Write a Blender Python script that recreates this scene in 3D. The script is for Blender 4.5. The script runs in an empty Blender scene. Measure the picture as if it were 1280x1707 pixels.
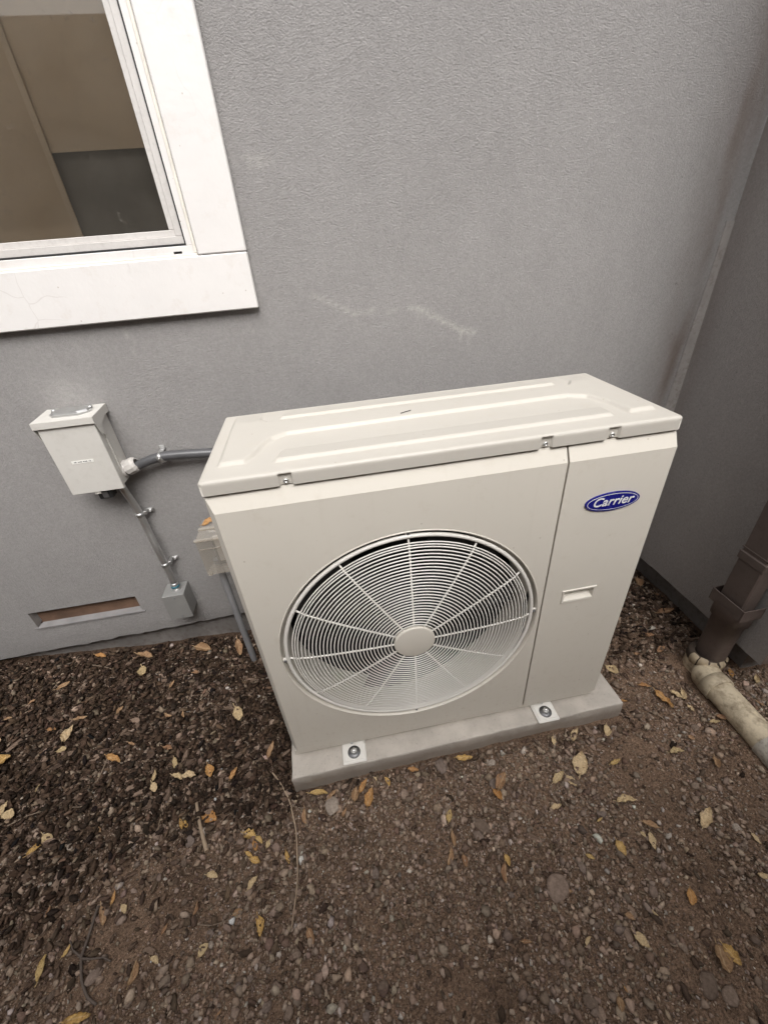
import bpy, math, random
import numpy as np
from mathutils import Vector, Matrix

S = bpy.context.scene
C = S.collection
random.seed(7)
RNG = np.random.default_rng(7)

# ------------------------------------------------------------------ camera
F = 694.2                                   # focal length in pixels of a 1280x1707 frame
CAM = np.array([0.24237, -0.68290, 1.24471])
RV = np.array([0.57173, -0.14401, -0.11738])
def _rot(r):
    t = np.linalg.norm(r); k = r / t
    K = np.array([[0, -k[2], k[1]], [k[2], 0, -k[0]], [-k[1], k[0], 0]])
    return np.eye(3) + math.sin(t) * K + (1 - math.cos(t)) * K @ K
RC = _rot(RV) @ np.array([[1, 0, 0], [0, 0, -1], [0, 1, 0]], float)   # rows: right, down, forward
cd = bpy.data.cameras.new('camera'); cam = bpy.data.objects.new('camera', cd); C.objects.link(cam)
M = Matrix.Identity(4)
for i in range(3):
    M[i][0] = RC[0][i]; M[i][1] = -RC[1][i]; M[i][2] = -RC[2][i]; M[i][3] = CAM[i]
cam.matrix_world = M
cd.sensor_fit = 'AUTO'; cd.sensor_width = 36.0; cd.lens = F / 1707 * 36.0
cd.clip_start = 0.02; cd.clip_end = 200
S.camera = cam

# ------------------------------------------------------------------ light
SUN = Vector((0.06, -0.62, 0.78)).normalized()      # direction towards the (veiled) sun
w = bpy.data.worlds.new('World'); S.world = w; w.use_nodes = True
nt = w.node_tree; nt.nodes.clear()
sky = nt.nodes.new('ShaderNodeTexSky'); sky.sky_type = 'NISHITA'; sky.sun_disc = False
sky.sun_elevation = math.asin(SUN.z); sky.sun_rotation = math.atan2(SUN.x, SUN.y)
sky.dust_density = 6.0; sky.air_density = 1.0; sky.ozone_density = 1.0
hs = nt.nodes.new('ShaderNodeHueSaturation'); hs.inputs['Saturation'].default_value = 0.12
bg = nt.nodes.new('ShaderNodeBackground'); bg.inputs['Strength'].default_value = 0.15
wo = nt.nodes.new('ShaderNodeOutputWorld')
nt.links.new(sky.outputs[0], hs.inputs['Color']); nt.links.new(hs.outputs[0], bg.inputs[0]); nt.links.new(bg.outputs[0], wo.inputs[0])
sl = bpy.data.lights.new('sun', 'SUN'); sl.energy = 1.1; sl.angle = math.radians(40); sl.color = (1.0, 0.95, 0.88)
so = bpy.data.objects.new('sun', sl); C.objects.link(so); so.rotation_euler = SUN.to_track_quat('Z', 'Y').to_euler()
S.view_settings.view_transform = 'Standard'; S.view_settings.look = 'None'
S.view_settings.gamma = 1.0; S.view_settings.exposure = 0.54; S.view_settings.use_curve_mapping = False

# ------------------------------------------------------------------ helpers
def ray(u, v):
    return RC.T @ np.array([(u - 640) / F, (v - 853.5) / F, 1.0])
def at(u, v, ax, val):
    d = ray(u, v); t = (val - CAM[ax]) / d[ax]; return CAM + t * d

def tag(o, label=None, cat=None, group=None, kind=None):
    if label: o['label'] = label
    if cat: o['category'] = cat
    if group: o['group'] = group
    if kind: o['kind'] = kind
    return o
def empty(name, loc, label=None, cat=None, group=None):
    o = bpy.data.objects.new(name, None); C.objects.link(o); o.location = loc; o.empty_display_size = .05
    return tag(o, label, cat, group)

class MB:
    """collects geometry in world space, then links it as one mesh object"""
    def __init__(s): s.v = []; s.f = []; s.sm = []
    def add(s, vs, fs, smooth=False):
        b = len(s.v); s.v += [tuple(map(float, q)) for q in vs]
        for f in fs: s.f.append(tuple(b + i for i in f)); s.sm.append(smooth)
        return s
    def box(s, x0, y0, z0, x1, y1, z1, bev=0.0):
        if bev <= 0:
            vs = [(x, y, z) for z in (z0, z1) for y in (y0, y1) for x in (x0, x1)]
            fs = [(0, 2, 3, 1), (4, 5, 7, 6), (0, 1, 5, 4), (2, 6, 7, 3), (0, 4, 6, 2), (1, 3, 7, 5)]
            return s.add(vs, fs)
        b = bev; vs = []; idx = {}
        for ix, X in enumerate((x0, x1)):
            for iy, Y in enumerate((y0, y1)):
                for iz, Z in enumerate((z0, z1)):
                    sx, sy, sz = (1 - 2 * ix), (1 - 2 * iy), (1 - 2 * iz)
                    idx[ix, iy, iz, 0] = len(vs); vs.append((X, Y + sy * b, Z + sz * b))
                    idx[ix, iy, iz, 1] = len(vs); vs.append((X + sx * b, Y, Z + sz * b))
                    idx[ix, iy, iz, 2] = len(vs); vs.append((X + sx * b, Y + sy * b, Z))
        g = lambda *k: idx[k]; fs = []
        for k in (0, 1):
            fs.append([g(k, 0, 0, 0), g(k, 0, 1, 0), g(k, 1, 1, 0), g(k, 1, 0, 0)][::1 if k == 0 else -1])
            fs.append([g(0, k, 0, 1), g(1, k, 0, 1), g(1, k, 1, 1), g(0, k, 1, 1)][::1 if k == 0 else -1])
            fs.append([g(0, 0, k, 2), g(0, 1, k, 2), g(1, 1, k, 2), g(1, 0, k, 2)][::1 if k == 0 else -1])
        for a in (0, 1):
            for c in (0, 1):
                fs.append([g(a, c, 0, 0), g(a, c, 1, 0), g(a, c, 1, 1), g(a, c, 0, 1)])
                fs.append([g(a, 0, c, 0), g(a, 1, c, 0), g(a, 1, c, 2), g(a, 0, c, 2)])
                fs.append([g(0, a, c, 1), g(1, a, c, 1), g(1, a, c, 2), g(0, a, c, 2)])
        for a in (0, 1):
            for c in (0, 1):
                for d in (0, 1): fs.append([g(a, c, d, 0), g(a, c, d, 1), g(a, c, d, 2)])
        return s.add(vs, fs)
    def quad(s, a, b, c, d): return s.add([a, b, c, d], [(0, 1, 2, 3)])
    def tube(s, pts, r, n=12, caps=True, smooth=True):
        pts = [Vector(p) for p in pts]; m = len(pts)
        rs = r if hasattr(r, '__len__') else [r] * m
        t0 = (pts[1] - pts[0]).normalized()
        ref = Vector((0, 0, 1)) if abs(t0.z) < .9 else Vector((1, 0, 0))
        nrm = t0.cross(ref).normalized(); vs = []
        for i, p in enumerate(pts):
            t = (pts[min(i + 1, m - 1)] - pts[max(i - 1, 0)]).normalized()
            nrm = (nrm - t * nrm.dot(t)).normalized(); bn = t.cross(nrm)
            for k in range(n):
                a = 2 * math.pi * k / n
                vs.append(p + (nrm * math.cos(a) + bn * math.sin(a)) * rs[i])
        fs = [(i * n + k, i * n + (k + 1) % n, (i + 1) * n + (k + 1) % n, (i + 1) * n + k) for i in range(m - 1) for k in range(n)]
        s.add(vs, fs, smooth)
        if caps:
            s.add(vs[:n], [tuple(range(n))[::-1]]); s.add(vs[-n:], [tuple(range(n))])
        return s
    def lathe(s, org, axis, prof, n=32, smooth=True, a0=0, a1=2 * math.pi):
        """prof: (radius, distance along axis)"""
        ax = Vector(axis).normalized(); ref = Vector((0, 0, 1)) if abs(ax.z) < .9 else Vector((1, 0, 0))
        u = ax.cross(ref).normalized(); w_ = ax.cross(u); o = Vector(org)
        full = abs(a1 - a0 - 2 * math.pi) < 1e-6; k_ = n if full else n + 1; vs = []
        for r, d in prof:
            for k in range(k_):
                a = a0 + (a1 - a0) * k / n
                vs.append(o + ax * d + (u * math.cos(a) + w_ * math.sin(a)) * r)
        fs = []
        for i in range(len(prof) - 1):
            for k in range(n):
                k2 = (k + 1) % k_
                fs.append((i * k_ + k, i * k_ + k2, (i + 1) * k_ + k2, (i + 1) * k_ + k))
        return s.add(vs, fs, smooth)
    def torus(s, org, axis, R, r, n=96, m=8):
        return s.lathe(org, axis, [(R + r * math.cos(2 * math.pi * j / m), r * math.sin(2 * math.pi * j / m)) for j in range(m + 1)], n)
    def build(s, name, mat=None, parent=None, **kw):
        me = bpy.data.meshes.new(name); me.from_pydata(s.v, [], s.f); me.polygons.foreach_set('use_smooth', s.sm)
        return link_mesh(name, me, mat, parent, **kw)
def link_mesh(name, me, mat=None, parent=None, **kw):
    me.update()
    o = bpy.data.objects.new(name, me); C.objects.link(o)
    if mat: me.materials.append(mat)
    if parent:
        o.parent = parent; o.matrix_parent_inverse = Matrix.Translation(-world_loc(parent))
    return tag(o, **kw)
def world_loc(o):
    v = Vector(o.location)
    # part objects keep world-space vertices: their own location is zero
    return v if o.parent is None else Vector((0, 0, 0))
def fixnormals(o):
    import bmesh
    bm = bmesh.new(); bm.from_mesh(o.data); bmesh.ops.recalc_face_normals(bm, faces=bm.faces); bm.to_mesh(o.data); bm.free()
    return o

_tab = np.random.default_rng(3).random((8, 256, 256))
def vn(x, y, k=0):
    x = np.asarray(x, float); y = np.asarray(y, float)
    xi = np.floor(x).astype(int); yi = np.floor(y).astype(int); fx = x - xi; fy = y - yi
    fx = fx * fx * (3 - 2 * fx); fy = fy * fy * (3 - 2 * fy); T = _tab[k % 8]
    g = lambda a, b: T[a & 255, b & 255]
    return (g(xi, yi) * (1 - fx) + g(xi + 1, yi) * fx) * (1 - fy) + (g(xi, yi + 1) * (1 - fx) + g(xi + 1, yi + 1) * fx) * fy
def fbm(x, y, o=4, k=0):
    a = 0; amp = 1; tot = 0
    for i in range(o): a = a + amp * vn(np.asarray(x) * 2 ** i + 17.3 * i, np.asarray(y) * 2 ** i + 5.1 * i, k + i); tot += amp; amp *= .5
    return a / tot
def sstep(a, b, x):
    t = np.clip((np.asarray(x, float) - a) / (b - a), 0, 1); return t * t * (3 - 2 * t)

# ------------------------------------------------------------------ materials
class NT:
    def __init__(s, name):
        s.m = bpy.data.materials.new(name); s.m.use_nodes = True; s.t = s.m.node_tree
        s.b = s.t.nodes['Principled BSDF']; s.co = s.n('ShaderNodeTexCoord').outputs['Object']
    def n(s, t, **kw):
        q = s.t.nodes.new(t)
        for k, v in kw.items(): setattr(q, k, v)
        return q
    def put(s, sock, v):
        if isinstance(v, bpy.types.NodeSocket): s.t.links.new(v, sock)
        elif v is not None:
            if sock.type == 'RGBA' and not hasattr(v, '__len__'): v = (v, v, v)
            sock.default_value = (tuple(v) + (1,)) if sock.type == 'RGBA' and len(v) == 3 else v
    def noise(s, scale, detail=4, rough=.55, vec=None, dist=0.0):
        q = s.n('ShaderNodeTexNoise'); q.inputs['Scale'].default_value = scale; q.inputs['Detail'].default_value = detail
        q.inputs['Roughness'].default_value = rough; q.inputs['Distortion'].default_value = dist
        s.t.links.new(vec or s.co, q.inputs['Vector']); return q.outputs['Fac']
    def voro(s, scale, feature='F1', vec=None):
        q = s.n('ShaderNodeTexVoronoi', feature=feature); q.inputs['Scale'].default_value = scale
        s.t.links.new(vec or s.co, q.inputs['Vector']); return q.outputs['Distance']
    def scale(s, sc):
        q = s.n('ShaderNodeMapping'); q.inputs['Scale'].default_value = sc; s.t.links.new(s.co, q.inputs['Vector']); return q.outputs[0]
    def ramp(s, fac, stops):
        q = s.n('ShaderNodeValToRGB'); s.t.links.new(fac, q.inputs[0]); e = q.color_ramp.elements
        while len(e) < len(stops): e.new(.5)
        for i, (p, c) in enumerate(stops):
            e[i].position = p; e[i].color = (tuple(c) if hasattr(c, '__len__') else (c, c, c)) + (1,)
        return q.outputs[0]
    def mix(s, f, a, b, mode='MIX'):
        q = s.n('ShaderNodeMix', data_type='RGBA', blend_type=mode)
        s.put(q.inputs['Factor'], f); s.put(q.inputs['A'], a); s.put(q.inputs['B'], b); return q.outputs['Result']
    def math(s, op, a, b=None, clamp=False):
        q = s.n('ShaderNodeMath', operation=op, use_clamp=clamp); s.put(q.inputs[0], a)
        if b is not None: s.put(q.inputs[1], b)
        return q.outputs[0]
    def attr(s, name):
        q = s.n('ShaderNodeAttribute', attribute_name=name); return q
    def bump(s, h, dist, strength=1.0, normal=None):
        q = s.n('ShaderNodeBump'); q.inputs['Distance'].default_value = dist; q.inputs['Strength'].default_value = strength
        s.t.links.new(h, q.inputs['Height'])
        if normal: s.t.links.new(normal, q.inputs['Normal'])
        s.t.links.new(q.outputs[0], s.b.inputs['Normal']); return q.outputs[0]
    def set(s, color=None, rough=None, metal=None, spec=None):
        s.put(s.b.inputs['Base Color'], color)
        if rough is not None: s.put(s.b.inputs['Roughness'], rough)
        if metal is not None: s.put(s.b.inputs['Metallic'], metal)
        if spec is not None: s.put(s.b.inputs['Specular IOR Level'], spec)
        return s.m
def simple(name, c, rough=.5, metal=0, var=.12, vs=6.0, dirt=None, dirt_amt=.0, bump=0.0, bs=300.0, spec=.5):
    k = NT(name); c = np.array(c, float)
    col = k.ramp(k.noise(vs, 5), [(.3, tuple(c * (1 - var))), (.7, tuple(np.minimum(c * (1 + var), .95)))])
    if dirt: col = k.mix(k.math('MULTIPLY', k.ramp(k.noise(vs * 5, 6, .65), [(.5, 0), (.75, 1)]), dirt_amt), col, dirt)
    if bump: k.bump(k.noise(bs, 3), bump)
    r = k.ramp(k.noise(vs * 3, 4), [(.3, max(rough - .07, 0)), (.7, min(rough + .07, 1))])
    return k.set(col, r, metal, spec)

def stucco(name, base, brownish=0.0):
    k = NT(name); base = np.array(base)
    big = k.noise(2.2, 5, .6); fine = k.noise(150, 5, .85)
    col = k.ramp(big, [(.3, tuple(base * .93)), (.7, tuple(base * 1.05))])
    col = k.mix(.55, col, k.ramp(fine, [(.33, tuple(base * .60)), (.67, tuple(base * 1.34))]))
    col = k.mix(.3, col, k.ramp(k.noise(13, 5, .65, k.scale((1, 1, .55))), [(.32, tuple(base * .88)), (.68, tuple(base * 1.10))]))
    st = k.attr('stain'); sep = k.n('ShaderNodeSeparateColor'); k.t.links.new(st.outputs['Color'], sep.inputs[0])
    brk = k.ramp(k.noise(110, 5, .7), [(.34, 0), (.68, 1)])
    col = k.mix(k.math('MULTIPLY', k.math('MULTIPLY', sep.outputs[0], brk), .42), col, (.70, .67, .62))
    smear = k.ramp(k.noise(30, 6, .7, k.scale((1, 1, .2))), [(.25, .4), (.6, 1)])
    col = k.mix(k.math('MULTIPLY', sep.outputs[1], smear), col, (.15, .105, .085))
    spots = k.math('MULTIPLY', k.ramp(k.noise(75, 3, .6), [(.66, 0), (.72, 1)]), k.ramp(k.noise(7, 3), [(.5, 0), (.62, 1)]))
    col = k.mix(k.math('MULTIPLY', spots, k.math('MULTIPLY', sep.outputs[2], .85)), col, (.05, .045, .04))
    flat = k.scale((1.0, 1.0, 1.15))
    h = k.math('ADD', k.math('MULTIPLY', k.noise(230, 5, .85, flat), 1.0), k.math('MULTIPLY', k.voro(260, 'F1', flat), .5))
    h = k.math('MULTIPLY', h, k.math('SUBTRACT', 1.0, k.math('MULTIPLY', st.outputs['Alpha'], .8)))
    k.bump(h, .0023, 1.0)
    return k.set(col, .82, 0, .25)

def vcol(name, rough=.9, spec=.2, bump=.0008):
    k = NT(name); a = k.attr('tint')
    col = k.mix(.45, a.outputs['Color'], k.mix(1.0, a.outputs['Color'], k.ramp(k.noise(160, 4, .7), [(.3, (.45, .45, .45)), (.7, (1.6, 1.55, 1.5))]), 'MULTIPLY'))
    k.bump(k.noise(420, 3), bump); return k.set(col, rough, 0, spec)
def objcol(name, stops, rough=.9, spec=.2, vein=False, bump=.0012, bs=14):
    k = NT(name); oi = k.n('ShaderNodeObjectInfo')
    col = k.ramp(oi.outputs['Random'], stops)
    blot = k.ramp(k.noise(9 if vein else 3, 5, .7), [(.3, (.5, .46, .42)), (.62, (1.25, 1.22, 1.2))])
    col = k.mix(.7, col, k.mix(1.0, col, blot, 'MULTIPLY'))
    if vein:
        spot = k.ramp(k.voro(7), [(.12, 1), (.28, 0)])
        col = k.mix(k.math('MULTIPLY', spot, .55), col, (.14, .065, .02))
    if vein:
        sp_ = k.n('ShaderNodeSeparateXYZ'); k.t.links.new(k.co, sp_.inputs[0])
        mid = k.ramp(k.math('ABSOLUTE', sp_.outputs['Y']), [(.012, 1), (.03, 0)]); col = k.mix(k.math('MULTIPLY', mid, .35), col, (.60, .46, .28))
        edge = k.ramp(k.noise(6, 5, .7), [(.5, 0), (.72, 1)]); col = k.mix(k.math('MULTIPLY', edge, .5), col, (.16, .085, .04))
    k.bump(k.noise(bs, 4), bump); return k.set(col, rough, 0, spec)

MT = {}
MT['wall'] = stucco('grey_stucco', (.318, .306, .301))
MT['wall_side'] = stucco('grey_stucco_return', (.335, .312, .30))
MT['found'] = simple('painted_foundation', (.20, .185, .175), .8, var=.2, vs=9, dirt=(.09, .06, .045), dirt_amt=.6, bump=.002, bs=60, spec=.2)
MT['trim'] = simple('white_painted_wood', (.82, .80, .785), .5, var=.03, vs=12, dirt=(.55, .48, .40), dirt_amt=.22, bump=.0006, bs=90)
def trimmat():
    k = NT('white_painted_wood'); c = np.array((.755, .732, .718))
    col = k.ramp(k.noise(7, 5, .6), [(.3, tuple(c * .965)), (.7, tuple(c * 1.02))])
    smd = k.ramp(k.noise(18, 6, .7), [(.56, 0), (.8, 1)]); col = k.mix(k.math('MULTIPLY', smd, .35), col, (.56, .48, .40))
    wob = k.n('ShaderNodeVectorMath', operation='ADD'); nz = k.n('ShaderNodeTexNoise'); nz.inputs['Scale'].default_value = 14; k.t.links.new(k.co, nz.inputs['Vector'])
    sc = k.n('ShaderNodeVectorMath', operation='SCALE'); sc.inputs['Scale'].default_value = .05; k.t.links.new(nz.outputs['Color'], sc.inputs[0]); k.t.links.new(k.co, wob.inputs[0]); k.t.links.new(sc.outputs[0], wob.inputs[1])
    v_ = k.voro(5.0, 'DISTANCE_TO_EDGE', wob.outputs[0]); cr = k.ramp(v_, [(.002, 1), (.007, 0)])
    cr = k.math('MULTIPLY', cr, k.ramp(k.noise(4, 2), [(.5, 0), (.6, 1)])); col = k.mix(k.math('MULTIPLY', cr, .25), col, (.42, .37, .33))
    dots = k.math('MULTIPLY', k.ramp(k.voro(26), [(.03, 1), (.055, 0)]), .5); col = k.mix(dots, col, (.35, .28, .22))
    k.bump(k.noise(70, 4), .0007); return k.set(col, .5, 0, .4)
MT['trim'] = trimmat()
MT['vinyl'] = simple('grey_white_vinyl', (.60, .575, .555), .45, var=.06, vs=20, dirt=(.25, .22, .2), dirt_amt=.25, bump=.0003, bs=200)
MT['caulk'] = simple('yellowed_caulk', (.76, .72, .65), .6, var=.1, vs=25)
MT['gasket'] = simple('black_gasket', (.02, .02, .021), .6)
MT['blind'] = simple('brown_blind_fabric', (.62, .485, .345), .85, var=.08, vs=5, bump=.0003, bs=700)
MT['blind2'] = simple('brown_blind_hem', (.65, .52, .385), .85, var=.1, vs=7)
MT['darkinfill'] = simple('dark_infill', (.14, .13, .118), .8, var=.25, vs=9)
MT['room'] = simple('room_plaster', (.2, .18, .16), .9)
def ivory(name, dusty, base=(.69, .65, .582)):
    k = NT(name); c = np.array(base)
    col = k.ramp(k.noise(3, 4), [(.3, tuple(c * .97)), (.7, tuple(c * 1.02))])
    d = k.ramp(k.noise(26, 6, .7), [(.55, 0), (.8, 1)])
    col = k.mix(k.math('MULTIPLY', d, dusty), col, (.52, .46, .37))
    sp = k.ramp(k.voro(22), [(.035, 1), (.06, 0)])
    col = k.mix(k.math('MULTIPLY', sp, .35), col, (.30, .24, .18))
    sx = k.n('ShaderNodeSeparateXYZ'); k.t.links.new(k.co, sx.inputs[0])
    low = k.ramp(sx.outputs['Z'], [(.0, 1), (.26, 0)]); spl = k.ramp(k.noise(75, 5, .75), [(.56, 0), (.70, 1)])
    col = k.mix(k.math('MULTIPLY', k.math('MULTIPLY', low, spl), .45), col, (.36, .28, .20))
    run = k.ramp(k.noise(40, 4, .6, k.scale((1, 1, .05))), [(.58, 0), (.75, 1)]); col = k.mix(k.math('MULTIPLY', run, .10), col, (.45, .39, .31))
    k.bump(k.noise(700, 2), .00012, .6)
    return k.set(col, .38, 0, .45)
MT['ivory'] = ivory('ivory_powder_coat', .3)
MT['ivory_lid_dimmed'] = ivory('ivory_powder_coat_dimmed', .22, (.565, .535, .485))  # same ivory paint, darkened to offset the strong light from above
MT['grille'] = simple('grille_plastic', (.80, .775, .73), .35, var=.04)
MT['blackin'] = simple('black_interior', (.012, .012, .013), .6)
MT['blade'] = simple('fan_blade_plastic', (.03, .031, .033), .45, var=.2)
MT['coil'] = simple('coil_fins', (.16, .16, .16), .5, .6)
MT['zinc'] = simple('zinc_plate', (.72, .72, .71), .34, .85, var=.2, vs=60, bump=.0002, bs=200)
MT['zincdark'] = simple('dull_washer', (.22, .22, .225), .45, .8, var=.3, vs=80)
MT['galv'] = simple('galvanised_steel', (.62, .62, .615), .36, .85, var=.06, vs=12)
MT['greybox'] = simple('grey_enamel', (.60, .58, .545), .42, var=.03, vs=10, dirt=(.4, .37, .33), dirt_amt=.25)
MT['jbox'] = simple('grey_box_paint', (.27, .266, .258), .45, .1, var=.06, vs=20)
MT['flex'] = None
MT['fit'] = simple('pale_plastic_fitting', (.55, .525, .50), .4, var=.06, vs=40)
MT['teal'] = simple('teal_ring', (.03, .17, .23), .4)
MT['black'] = simple('black_plastic', (.015, .015, .016), .4)
MT['white'] = simple('white_label', (.85, .84, .8), .5, var=.02)
MT['ink'] = simple('label_ink', (.16, .16, .16), .6)
MT['pvc'] = simple('grey_pvc', (.26, .26, .27), .5, var=.1, vs=14)
MT['blue'] = simple('badge_blue', (.012, .014, .20), .25, var=.05)
MT['badgewhite'] = simple('badge_white', (.8, .8, .82), .3, var=.02)
MT['spout'] = simple('brown_painted_metal', (.115, .088, .077), .5, var=.1, vs=12, dirt=(.07, .05, .04), dirt_amt=.5, bump=.0005, bs=90)
def pvc_dirty():
    k = NT('cream_pvc'); c = np.array((.60, .51, .37))
    col = k.ramp(k.noise(9, 5, .6), [(.3, tuple(c * .75)), (.65, tuple(c * 1.2))])
    col = k.mix(k.math('MULTIPLY', k.ramp(k.noise(28, 6, .7), [(.45, 0), (.68, 1)]), .75), col, (.13, .085, .05))
    k.bump(k.noise(80, 5), .0008); return k.set(col, .55, 0, .4)
MT['cream'] = pvc_dirty()
MT['crack'] = simple('dark_crack', (.05, .035, .026), .8)
MT['flake'] = simple('cracked_paint', (.42, .34, .235), .6, var=.25, vs=30, bump=.001, bs=120)
def concrete():
    k = NT('pad_concrete'); c = np.array((.52, .475, .425))
    col = k.ramp(k.noise(11, 6, .65), [(.28, tuple(c * .78)), (.7, tuple(c * 1.12))])
    col = k.mix(k.ramp(k.noise(120, 4, .7), [(.58, 0), (.8, .5)]), col, (.15, .115, .09))
    g = k.n('ShaderNodeNewGeometry'); sx = k.n('ShaderNodeSeparateXYZ'); k.t.links.new(g.outputs['Position'], sx.inputs[0])
    mud = k.math('MULTIPLY', k.ramp(k.math('ADD', k.math('MULTIPLY', sx.outputs['Z'], -9), k.math('MULTIPLY', k.noise(16, 5), .35)), [(.50, 0), (.78, 1)]), .6)
    col = k.mix(mud, col, (.22, .168, .128))
    h = k.math('ADD', k.noise(55, 5, .6), k.math('MULTIPLY', k.ramp(k.voro(140), [(.05, 0), (.22, 1)]), .25))
    k.bump(h, .0022, .8); return k.set(col, .85, 0, .25)
MT['concrete'] = concrete()
def soil():
    k = NT('soil'); c = np.array((.25, .168, .118))
    a = k.noise(6, 6, .65)
    col = k.ramp(a, [(.25, tuple(c * .62)), (.5, tuple(c)), (.75, tuple(c * 1.3))])
    gr = k.ramp(k.noise(170, 6, .8), [(.34, (.32, .29, .27)), (.52, (1, 1, 1)), (.70, (1.75, 1.7, 1.62))])
    col = k.mix(1.0, col, gr, 'MULTIPLY')
    col = k.mix(k.math('MULTIPLY', k.attr('humus_and_shade').outputs['Fac'], .85), col, k.mix(1.0, gr, (.085, .056, .040), 'MULTIPLY'))
    fl = k.ramp(k.voro(330), [(.10, 1), (.2, 0)])
    col = k.mix(k.math('MULTIPLY', fl, k.ramp(k.noise(60, 3), [(.5, 0), (.6, .7)])), col, (.45, .39, .33))
    h = k.math('ADD', k.math('MULTIPLY', k.noise(120, 6, .75), 1.0), k.math('MULTIPLY', k.ramp(k.voro(230), [(.0, 1), (.5, 0)]), .5))
    k.bump(h, .008, 1.0); return k.set(col, .95, 0, .12)
MT['soil'] = soil()
MT['gravel'] = vcol('gravel_stones'); MT['bark'] = vcol('bark_mulch', .92, .15, .0012)
MT['stone'] = objcol('loose_stone', [(0, (.15, .112, .088)), (.35, (.24, .182, .145)), (.6, (.20, .16, .14)), (.85, (.30, .22, .17)), (1, (.38, .33, .285))])
MT['chip'] = objcol('loose_bark', [(0, (.085, .058, .044)), (.3, (.15, .106, .08)), (.7, (.21, .152, .115)), (1, (.30, .22, .17))], bs=10)
MT['leaf_yellow'] = objcol('leaf_yellow', [(0, (.50, .31, .10)), (.5, (.56, .38, .15)), (1, (.48, .35, .15))], .6, .3, True, .001)
MT['leaf_orange'] = objcol('leaf_orange', [(0, (.42, .21, .07)), (.5, (.48, .27, .10)), (1, (.36, .19, .085))], .6, .3, True, .001)
MT['leaf_tan'] = objcol('leaf_tan', [(0, (.30, .19, .105)), (.5, (.36, .225, .13)), (1, (.27, .15, .085))], .7, .3, True, .001)
MT['leaf_pale'] = objcol('leaf_pale', [(0, (.52, .40, .23)), (.5, (.58, .45, .28)), (1, (.46, .36, .20))], .65, .3, True, .001)
MT['twig'] = objcol('twig_bark', [(0, (.20, .155, .12)), (.5, (.30, .235, .175)), (1, (.38, .29, .21))], .85)
MT['twig_dark'] = objcol('twig_dark', [(0, (.11, .088, .076)), (1, (.17, .14, .12))], .85)
MT['brownwall'] = simple('brown_render', (.20, .16, .12), .85, var=.08)
def flexm():
    k = NT('grey_flex'); k.bump(k.n('ShaderNodeTexWave', wave_type='BANDS', bands_direction='X').outputs['Fac'], .00022)
    wv = [q for q in k.t.nodes if q.type == 'TEX_WAVE'][0]; wv.inputs['Scale'].default_value = 55; k.t.links.new(k.co, wv.inputs['Vector'])
    return k.set(k.ramp(k.noise(20), [(.3, (.085, .085, .09)), (.7, (.115, .115, .12))]), .3, .1, .5)
MT['flex'] = flexm()
def glassm():
    k = NT('window_glass'); t = k.t
    tr = k.n('ShaderNodeBsdfTransparent'); tr.inputs[0].default_value = (.93, .92, .9, 1)
    gl = k.n('ShaderNodeBsdfGlossy'); gl.inputs['Roughness'].default_value = .015
    fr = k.n('ShaderNodeFresnel'); fr.inputs['IOR'].default_value = 1.6
    df = k.n('ShaderNodeBsdfDiffuse'); df.inputs[0].default_value = (.5, .46, .40, 1)
    m1 = k.n('ShaderNodeMixShader'); m2 = k.n('ShaderNodeMixShader')
    t.links.new(fr.outputs[0], m1.inputs[0]); t.links.new(tr.outputs[0], m1.inputs[1]); t.links.new(gl.outputs[0], m1.inputs[2])
    dust = k.math('ADD', k.math('MULTIPLY', k.ramp(k.noise(5, 6, .7), [(.3, .3), (.7, 1)]), .075),
                  k.math('MULTIPLY', k.math('MULTIPLY', k.ramp(k.noise(55, 5, .8), [(.60, 0), (.72, 1)]), k.ramp(k.noise(7, 2), [(.5, 0), (.65, 1)])), .30))
    t.links.new(dust, m2.inputs[0]); t.links.new(m1.outputs[0], m2.inputs[1]); t.links.new(df.outputs[0], m2.inputs[2])
    t.links.new(m2.outputs[0], k.t.nodes['Material Output'].inputs['Surface']); return k.m
MT['glass'] = glassm()
def clearp():
    k = NT('cloudy_clear_plastic'); k.b.inputs['Transmission Weight'].default_value = .0
    t = k.t; tr = k.n('ShaderNodeBsdfTransparent'); tr.inputs[0].default_value = (.9, .88, .84, 1)
    mx = k.n('ShaderNodeMixShader'); lw = k.n('ShaderNodeLayerWeight'); lw.inputs[0].default_value = .35
    fac = k.math('ADD', k.math('MULTIPLY', lw.outputs['Facing'], .65), .13, True)
    t.links.new(fac, mx.inputs[0]); t.links.new(tr.outputs[0], mx.inputs[1]); t.links.new(k.b.outputs[0], mx.inputs[2])
    t.links.new(mx.outputs[0], t.nodes['Material Output'].inputs['Surface'])
    k.set((.62, .58, .53), .2); return k.m
MT['clear'] = clearp()

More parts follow.
